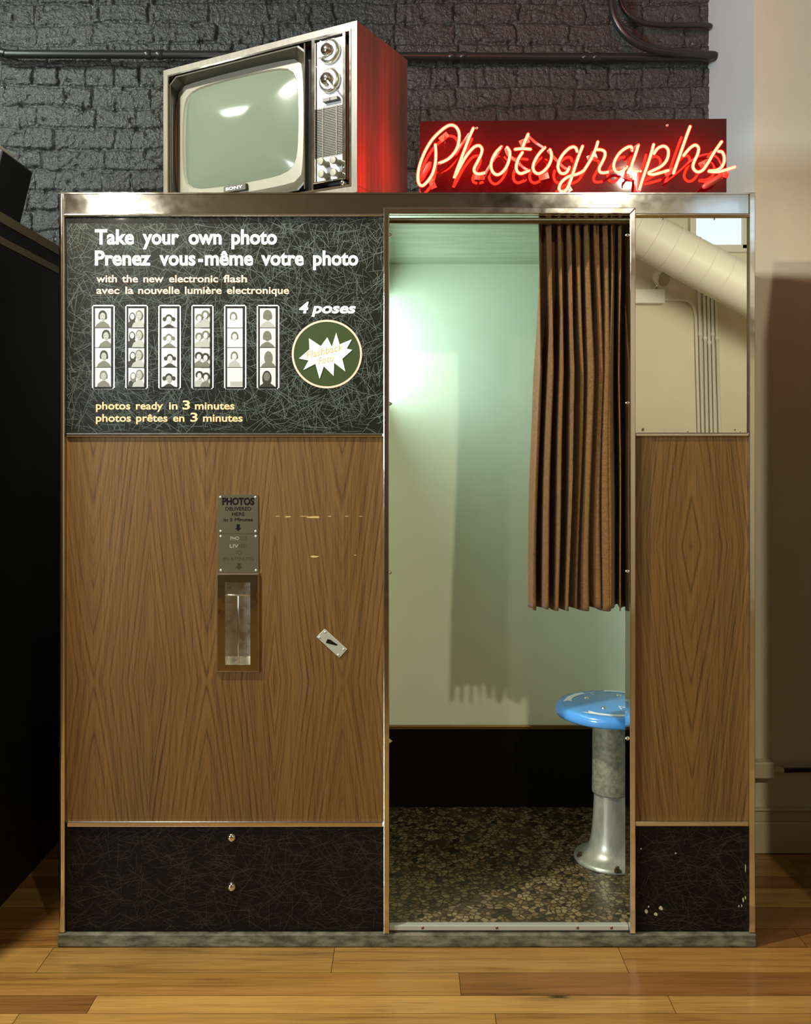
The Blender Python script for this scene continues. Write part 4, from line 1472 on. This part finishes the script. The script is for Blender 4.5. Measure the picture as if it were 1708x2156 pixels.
for i, (zy_, square) in enumerate(((270, True), (455, False))):
    _, z_ = TVp(1140, zy_, 0.0)
    x_, _ = TVp(1140, zy_, 0.0)
    dl = MB().lathe([(0.033, 0.006), (0.033, -0.002), (0.028, -0.008), (0.024, -0.009), (0.00001, -0.009)], x_, 0.0, 40, 0, 'y', z_)
    dial = tvpart('dial', dl, M['brushed'], label='round channel dial')
    if square:
        a0 = math.radians(35)
        pts = [(x_ + 0.034 * math.cos(a0 + k * PI / 2) * (1.0 if k in (1, 2) else 0.55), z_ + 0.034 * math.sin(a0 + k * PI / 2) * (1.0 if k in (1, 2) else 0.55)) for k in range(4)]
        tvpart('pointer', MB().prism(pts, -0.018, -0.009), M['white_metal'], dial, bevel=0.001)
    else:
        a0 = math.radians(-52)
        c_, s_ = math.cos(a0), math.sin(a0)
        tvpart('pointer', MB().prism([(x_ + u * c_ - v * s_, z_ + u * s_ + v * c_) for u, v in ((-0.044, -0.001), (0.044, -0.003), (0.044, 0.003), (-0.044, 0.001))], -0.024, -0.009), M['white_metal'], dial, bevel=0.0006)
    tvpart('cap', MB().lathe([(0.018, -0.008), (0.017, -0.020), (0.010, -0.026), (0.00001, -0.026)], x_, 0.0, 32, 0, 'y', z_), M['chrome'], dial)
    lx0, lz0 = TVp(1118, zy_ - 62, 0.0)
    lx1, _ = TVp(1168, zy_ - 62, 0.0)
    tvpart('dial_window', MB().box(lx0, lx1, 0.0045, 0.006, lz0 - 0.006, lz0 + 0.008), M['tv_label'])
bx0_, bz0_ = TVp(1095, 600, -0.008)
bx1_, _ = TVp(1190, 580, -0.008)
tvpart('push_button', MB().box(bx0_, (bx0_ + bx1_) / 2 - 0.0005, -0.008, 0.006, bz0_ + 0.002, bz0_ + 0.012).box((bx0_ + bx1_) / 2 + 0.0005, bx1_, -0.008, 0.006, bz0_ + 0.002, bz0_ + 0.012), M['tv_label'], bevel=0.0008)
for (zx_, zy_) in ((1082, 975), (1162, 965), (1085, 1055), (1165, 1045)):
    x_, z_ = TVp(zx_, zy_, -0.026)
    tvpart('knob', MB().lathe([(0.010, 0.006), (0.0075, -0.004), (0.0075, -0.014), (0.0105, -0.020), (0.0105, -0.027), (0.008, -0.0275), (0.00001, -0.0275)], x_, 0.0, 24, 0, 'y', z_), M['tv_bezel'], label='small cream control knob')
x_, z_ = TVp(1222, 1112, 0.0)
tvpart('earphone_jack', MB().lathe([(0.0065, 0.052), (0.0065, -0.001), (0.0035, -0.002), (0.0035, 0.006), (0.00001, 0.006)], x_, 0.0, 20, 0, 'y', z_), M['chrome'])
for (fx_, fy_) in ((0.05, 0.04), (TW - 0.05, 0.04), (0.05, TD - 0.04), (TW - 0.05, TD - 0.04)):
    tvpart('foot', MB().lathe([(0.016, ZT + 0.0012 - tz0), (0.018, 0.0)], fx_, fy_, 20).lathe([(0.00001, ZT + 0.0012 - tz0), (0.016, ZT + 0.0012 - tz0)], fx_, fy_, 20), M['tv_black'])

# ------------------------------------------------------------------ neon sign on the booth roof
CROP = {'A': 870, 'B': 1030, 'C': 1200, 'D': 1360}
ZR = ZT + 0.0012


def board_y(px_):
    return 0.155 - 0.022 * (px_ - 884) / 646


def NP(c, zx, zy, off=0.044):
    px_, py_ = CROP[c] + zx / 8.54, 245 + zy / 8.54
    y_ = board_y(px_) - off
    return Vector((PX(px_, y_), y_, PZ(py_, y_)))


ya, yb = board_y(884), board_y(1530)
sign = thing('neon_sign', 'glowing red neon script sign on a dark red board beside the television', 'neon sign', (PX(1207, 0.14), 0.144, ZR))
bm_ = MB()
pa, pb = (PX(884, ya), ya), (PX(1530, yb), yb)
ztop_a, ztop_b = PZ(255.5, ya), PZ(250, yb)
bm_.add([(pa[0], pa[1], ZR), (pb[0], pb[1], ZR), (pb[0], pb[1], ztop_b), (pa[0], pa[1], ztop_a),
         (pa[0], pa[1] + 0.006, ZR), (pb[0], pb[1] + 0.006, ZR), (pb[0], pb[1] + 0.006, ztop_b), (pa[0], pa[1] + 0.006, ztop_a)],
        [(0, 1, 2, 3), (4, 7, 6, 5), (0, 3, 7, 4), (1, 5, 6, 2), (3, 2, 6, 7), (0, 4, 5, 1)])
bm_.build('board', M['board'], sign)
strokes = {
    'p_cap': ('A', [(400, 510), (410, 700), (392, 880), (340, 1050), (240, 1190), (155, 1248), (96, 1180), (92, 1020), (128, 850), (215, 630), (335, 430), (470, 285), (600, 185), (690, 157), (775, 195), (826, 300), (822, 450), (785, 580), (700, 705), (600, 785), (462, 845)]),
    'h': ('A', [(1082, 215), (1010, 375), (940, 560), (870, 745), (800, 930), (748, 1080), (752, 1086), (835, 925), (930, 755), (1030, 620), (1110, 545), (1190, 528), (1240, 590), (1220, 690), (1160, 815), (1102, 930), (1110, 1005), (1180, 1035), (1290, 1015)]),
    'o': ('B', [(222, 548), (130, 640), (62, 760), (35, 880), (60, 990), (140, 1050), (230, 1010), (310, 910), (362, 770), (372, 640), (325, 560)]),
    't_upper': ('B', [(702, 322), (650, 440), (605, 550)]),
    't_bar': ('B', [(470, 592), (600, 580), (745, 592)]),
    't_lower': ('B', [(600, 650), (530, 760), (490, 880), (500, 980), (565, 1028), (640, 1008), (715, 975)]),
    'o2': ('B', [(1003, 562), (910, 660), (832, 780), (792, 900), (812, 990), (880, 1030), (970, 995), (1060, 900), (1112, 790), (1122, 680), (1095, 600)]),
    'g_bowl': ('B', [(1582, 628), (1560, 570), (1505, 549), (1420, 590), (1325, 690), (1258, 810), (1240, 920), (1278, 1008), (1340, 1030), (1400, 1000), (1445, 920)]),
    'g_stem': ('B', [(1682, 538), (1625, 680), (1565, 850), (1508, 1030), (1455, 1180), (1400, 1305), (1322, 1360), (1262, 1310), (1288, 1205), (1380, 1112), (1480, 1065), (1580, 1040), (1690, 985), (1760, 890), (1835, 765), (1890, 650), (1932, 545), (1955, 460)]),
    'r': ('C', [(500, 598), (570, 603), (628, 640), (628, 725), (575, 840), (530, 930), (545, 1000), (610, 1015), (700, 1000)]),
    'a_bowl': ('C', [(1122, 610), (1100, 545), (1010, 570), (905, 650), (822, 770), (790, 880), (810, 968), (870, 1008), (950, 980), (1026, 908)]),
    'a_stem': ('C', [(1232, 518), (1182, 680), (1122, 850), (1106, 930), (1145, 982), (1270, 985)]),
    'p_stem': ('C', [(1507, 508), (1470, 650), (1402, 860), (1332, 1060), (1280, 1220), (1248, 1330)]),
    'p_bowl': ('D', [(150, 668), (200, 592), (275, 543), (350, 543), (402, 605), (403, 700), (368, 800), (290, 888), (180, 950), (66, 1004), (64, 1034), (140, 1045), (260, 1015), (405, 972)]),
    'h2_stem': ('D', [(797, 185), (742, 330), (682, 500), (612, 700), (552, 870), (500, 1020)]),
    'h2_arch': ('D', [(680, 705), (740, 630), (822, 548), (898, 517), (950, 575), (930, 685), (872, 810), (848, 900), (880, 970), (945, 1000), (1030, 960), (1122, 830), (1225, 655), (1362, 458)]),
    's': ('D', [(1312, 630), (1372, 642), (1410, 725), (1405, 830), (1358, 915), (1270, 968), (1148, 980), (1152, 992), (1300, 997), (1440, 962), (1600, 910)]),
}
for nm, (c, pts) in strokes.items():
    P3 = [NP(c, a, b) for a, b in pts]
    path = smooth_path(P3, 6)
    tb = MB().tube(path, 0.0036, 8).build('neon_tube', NEON_CORE, sign)
    MB().tube(path, 0.0052, 10).build('tube_glass', M['neon_glow'], tb)
for c, pts in (('A', [(462, 850), (640, 765), (800, 610), (920, 440), (1005, 320)]), ('B', [(-60, 1010), (50, 830), (150, 680), (222, 560)]),
               ('B', [(300, 590), (340, 690), (430, 755), (620, 920), (705, 970)]), ('B', [(725, 370), (850, 480), (985, 565)]),
               ('B', [(1065, 625), (1160, 730), (1290, 870), (1390, 945), (1440, 930)]), ('C', [(705, 1000), (850, 955), (1005, 915)]),
               ('C', [(1245, 985), (1225, 1100), (1205, 1300), (1240, 1340)]), ('C', [(1110, 600), (1170, 560), (1225, 520)])):
    n_ = len(pts)
    P3 = [NP(c, a, b, 0.044 - 0.016 * math.sin(PI * k / (n_ - 1))) for k, (a, b) in enumerate(pts)]
    MB().tube(smooth_path(P3, 6), 0.0038, 10).build('blacked_out_tube', M['tube_glass'], sign)
for c, (a, b), ang in (('A', (555, 375), -40), ('A', (345, 1215), 65), ('A', (1190, 1090), 0), ('B', (635, 455), -25), ('B', (985, 1085), -15), ('B', (1400, 1330), -30),
                       ('C', (400, 740), -20), ('C', (1050, 1085), 20), ('D', (425, 1000), -25), ('D', (1050, 850), -25), ('D', (1400, 1040), 20)):
    ctr = NP(c, a, b, 0.003)
    pl = MB()
    r_ = math.radians(-ang)
    cs, sn = math.cos(r_), math.sin(r_)
    pl.prism([(ctr.x + u * cs - v * sn, ctr.z + u * sn + v * cs) for u, v in ((-0.014, -0.008), (0.014, -0.008), (0.014, 0.008), (-0.014, 0.008))], ctr.y - 0.002, ctr.y + 0.002)
    top = NP(c, a, b, 0.0385)
    pl.tube([ctr, top], [0.004, 0.0035], 10)
    pl.tube([top + Vector((0, 0.0, -0.007)), top + Vector((0, -0.004, 0)), top + Vector((0, 0.0, 0.007))], 0.002, 8)
    pl.build('tube_support', M['clamp'], sign)
for c, a, b in (('D', (1060, 1260), (1350, 1085)), ('A', (130, 1140), (300, 850))):
    pa_, pb_ = NP(c, *a, 0.030), NP(c, *b, 0.034)
    sl = MB().tube([pa_, pa_.lerp(pb_, 0.12), pb_.lerp(pa_, 0.12), pb_], [0.0075, 0.0088, 0.0088, 0.0060], 16)
    sl.build('electrode_sleeve', M['sleeve'], sign)
pts = [NP('D', a, b, 0.018) for a, b in ((370, 1175), (480, 1090), (620, 970), (780, 825), (950, 722), (1120, 682), (1270, 730), (1350, 850), (1390, 960))]
MB().tube(smooth_path(pts, 6), 0.0028, 8).build('lead_wire', M['sleeve'], sign)
for px_, py_ in ((1405, 264), (1004, 270)):
    y_ = board_y(px_)
    MB().lathe([(0.0035, -0.0005), (0.0035, -0.002), (0.0018, -0.002), (0.0018, -0.0005)], PX(px_, y_), y_, 16, 0, 'y', PZ(py_, y_)).build('screw', M['brushed'], sign)

# ------------------------------------------------------------------ conduits on the brick wall
YW = ROOM_Y1 - 0.055


def W3(px_, py_, y_=YW):
    return (PX(px_, y_), y_, PZ(py_, y_))


c1 = MB()
c1.tube(smooth_path([W3(-40, 85), W3(-20, 100), W3(10, 112), W3(45, 114), W3(330, 115), W3(860, 119), W3(1250, 121), W3(1492, 121)], 6), 0.0155, 14)
cp1 = tag(c1.build('conduit_pipe', M['pipe_black'], at=W3(700, 118)), 'long black conduit running level across the brick wall behind the television', 'pipe')
for px_ in (313, 337, 952, 976, 1233, 1256):
    py_ = 115 + (px_ - 330) * 0.0066
    MB().tube([W3(px_ - 3, py_), W3(px_ + 3, py_)], 0.0185, 14).build('coupling', M['pipe_black'], cp1)
c2 = MB()
y2 = YW - 0.045
c2.tube(smooth_path([W3(1287, -60, y2), W3(1288, 0, y2), W3(1296, 40, y2), W3(1320, 75, y2), W3(1360, 99, y2), W3(1410, 110, y2), W3(1504, 117, y2)], 6), 0.0155, 16)
tag(c2.build('conduit_pipe', M['pipe_black'], at=W3(1504, 117, y2)), 'thick black conduit curving down to the pier at the top right, lower of two bends', 'pipe', 'bent conduits at top right')
c3 = MB()
c3.tube(smooth_path([W3(1304, -60), W3(1306, -5), W3(1318, 25), W3(1345, 44), W3(1380, 52), W3(1494, 54)], 6), 0.0095, 14)
tag(c3.build('conduit_pipe', M['pipe_black'], at=W3(1494, 54)), 'thinner black conduit curving above it at the top right, upper of two bends', 'pipe', 'bent conduits at top right')

# surface raceway box and cable on the pier, right of the booth
yb_ = WALL_F - 0.045
rb = thing('junction_box', 'cream painted junction box low on the wall right of the booth', 'junction box', (PX(1610, yb_), WALL_F, PZ(1622, yb_)))
MB().box(PX(1560, yb_), PX(1632, yb_), yb_, WALL_F, PZ(1640, yb_), PZ(1606, yb_)).build('housing', M['base_paint'], rb, bevel=0.004)
MB().tube([W3(1632, 1622, yb_ + 0.02), W3(1644, 1622, yb_ + 0.02)], 0.012, 14).build('connector', M['base_paint'], rb)
cb = MB().tube([W3(1644, 1622, yb_ + 0.02), W3(1700, 1621, yb_ + 0.02), W3(1790, 1621, yb_ + 0.02)], 0.0078, 12)
tag(cb.build('conduit_pipe', M['pipe_black'], at=W3(1644, 1622, yb_ + 0.02)), 'dark thin conduit leaving the junction box to the right', 'pipe')

# ------------------------------------------------------------------ dark cabinet at the left edge, with things on top
LX = -1.164
lc = thing('black_cabinet', 'tall black cabinet at the left edge, nearly as high as the booth', 'cabinet', (LX - 0.45, 0.1, 0))
MB().box(LX - 0.95, LX, -0.40, 0.95, 0.0, 1.982).build('body', M['dark'], lc, bevel=0.003)
tr_m = mat('dull_grey_trim', rgb(150, 142, 118), 0.45, 0.2)
MB().box(LX - 0.001, LX + 0.003, -0.40, 0.95, 1.954, 1.983).build('edge_trim', tr_m, lc)
MB().box(LX - 0.001, LX + 0.003, -0.40, 0.95, 1.892, 1.913).build('edge_trim', tr_m, lc)
yk = 0.40
kb = thing('equipment_case', 'black tilted case on top of the left cabinet, cut by the photo edge', 'case', (PX(-40, yk), yk, 1.984))
MB().prism([(PX(-140, yk), PZ(300, yk)), (PX(0, yk), PZ(326, yk)), (PX(36, yk), PZ(337, yk)), (PX(36, yk), PZ(342, yk)), (PX(2, yk), 1.984), (PX(-140, yk), 1.984)], yk - 0.10, yk + 0.12).build('body', M['dark'], kb, bevel=0.006)
MB().prism([(PX(-30, yk), PZ(306, yk)), (PX(10, yk), PZ(312, yk)), (PX(14, yk), PZ(331, yk)), (PX(-30, yk), PZ(318, yk))], yk - 0.09, yk + 0.06).build('white_corner', M['white_plastic'], kb, bevel=0.003)
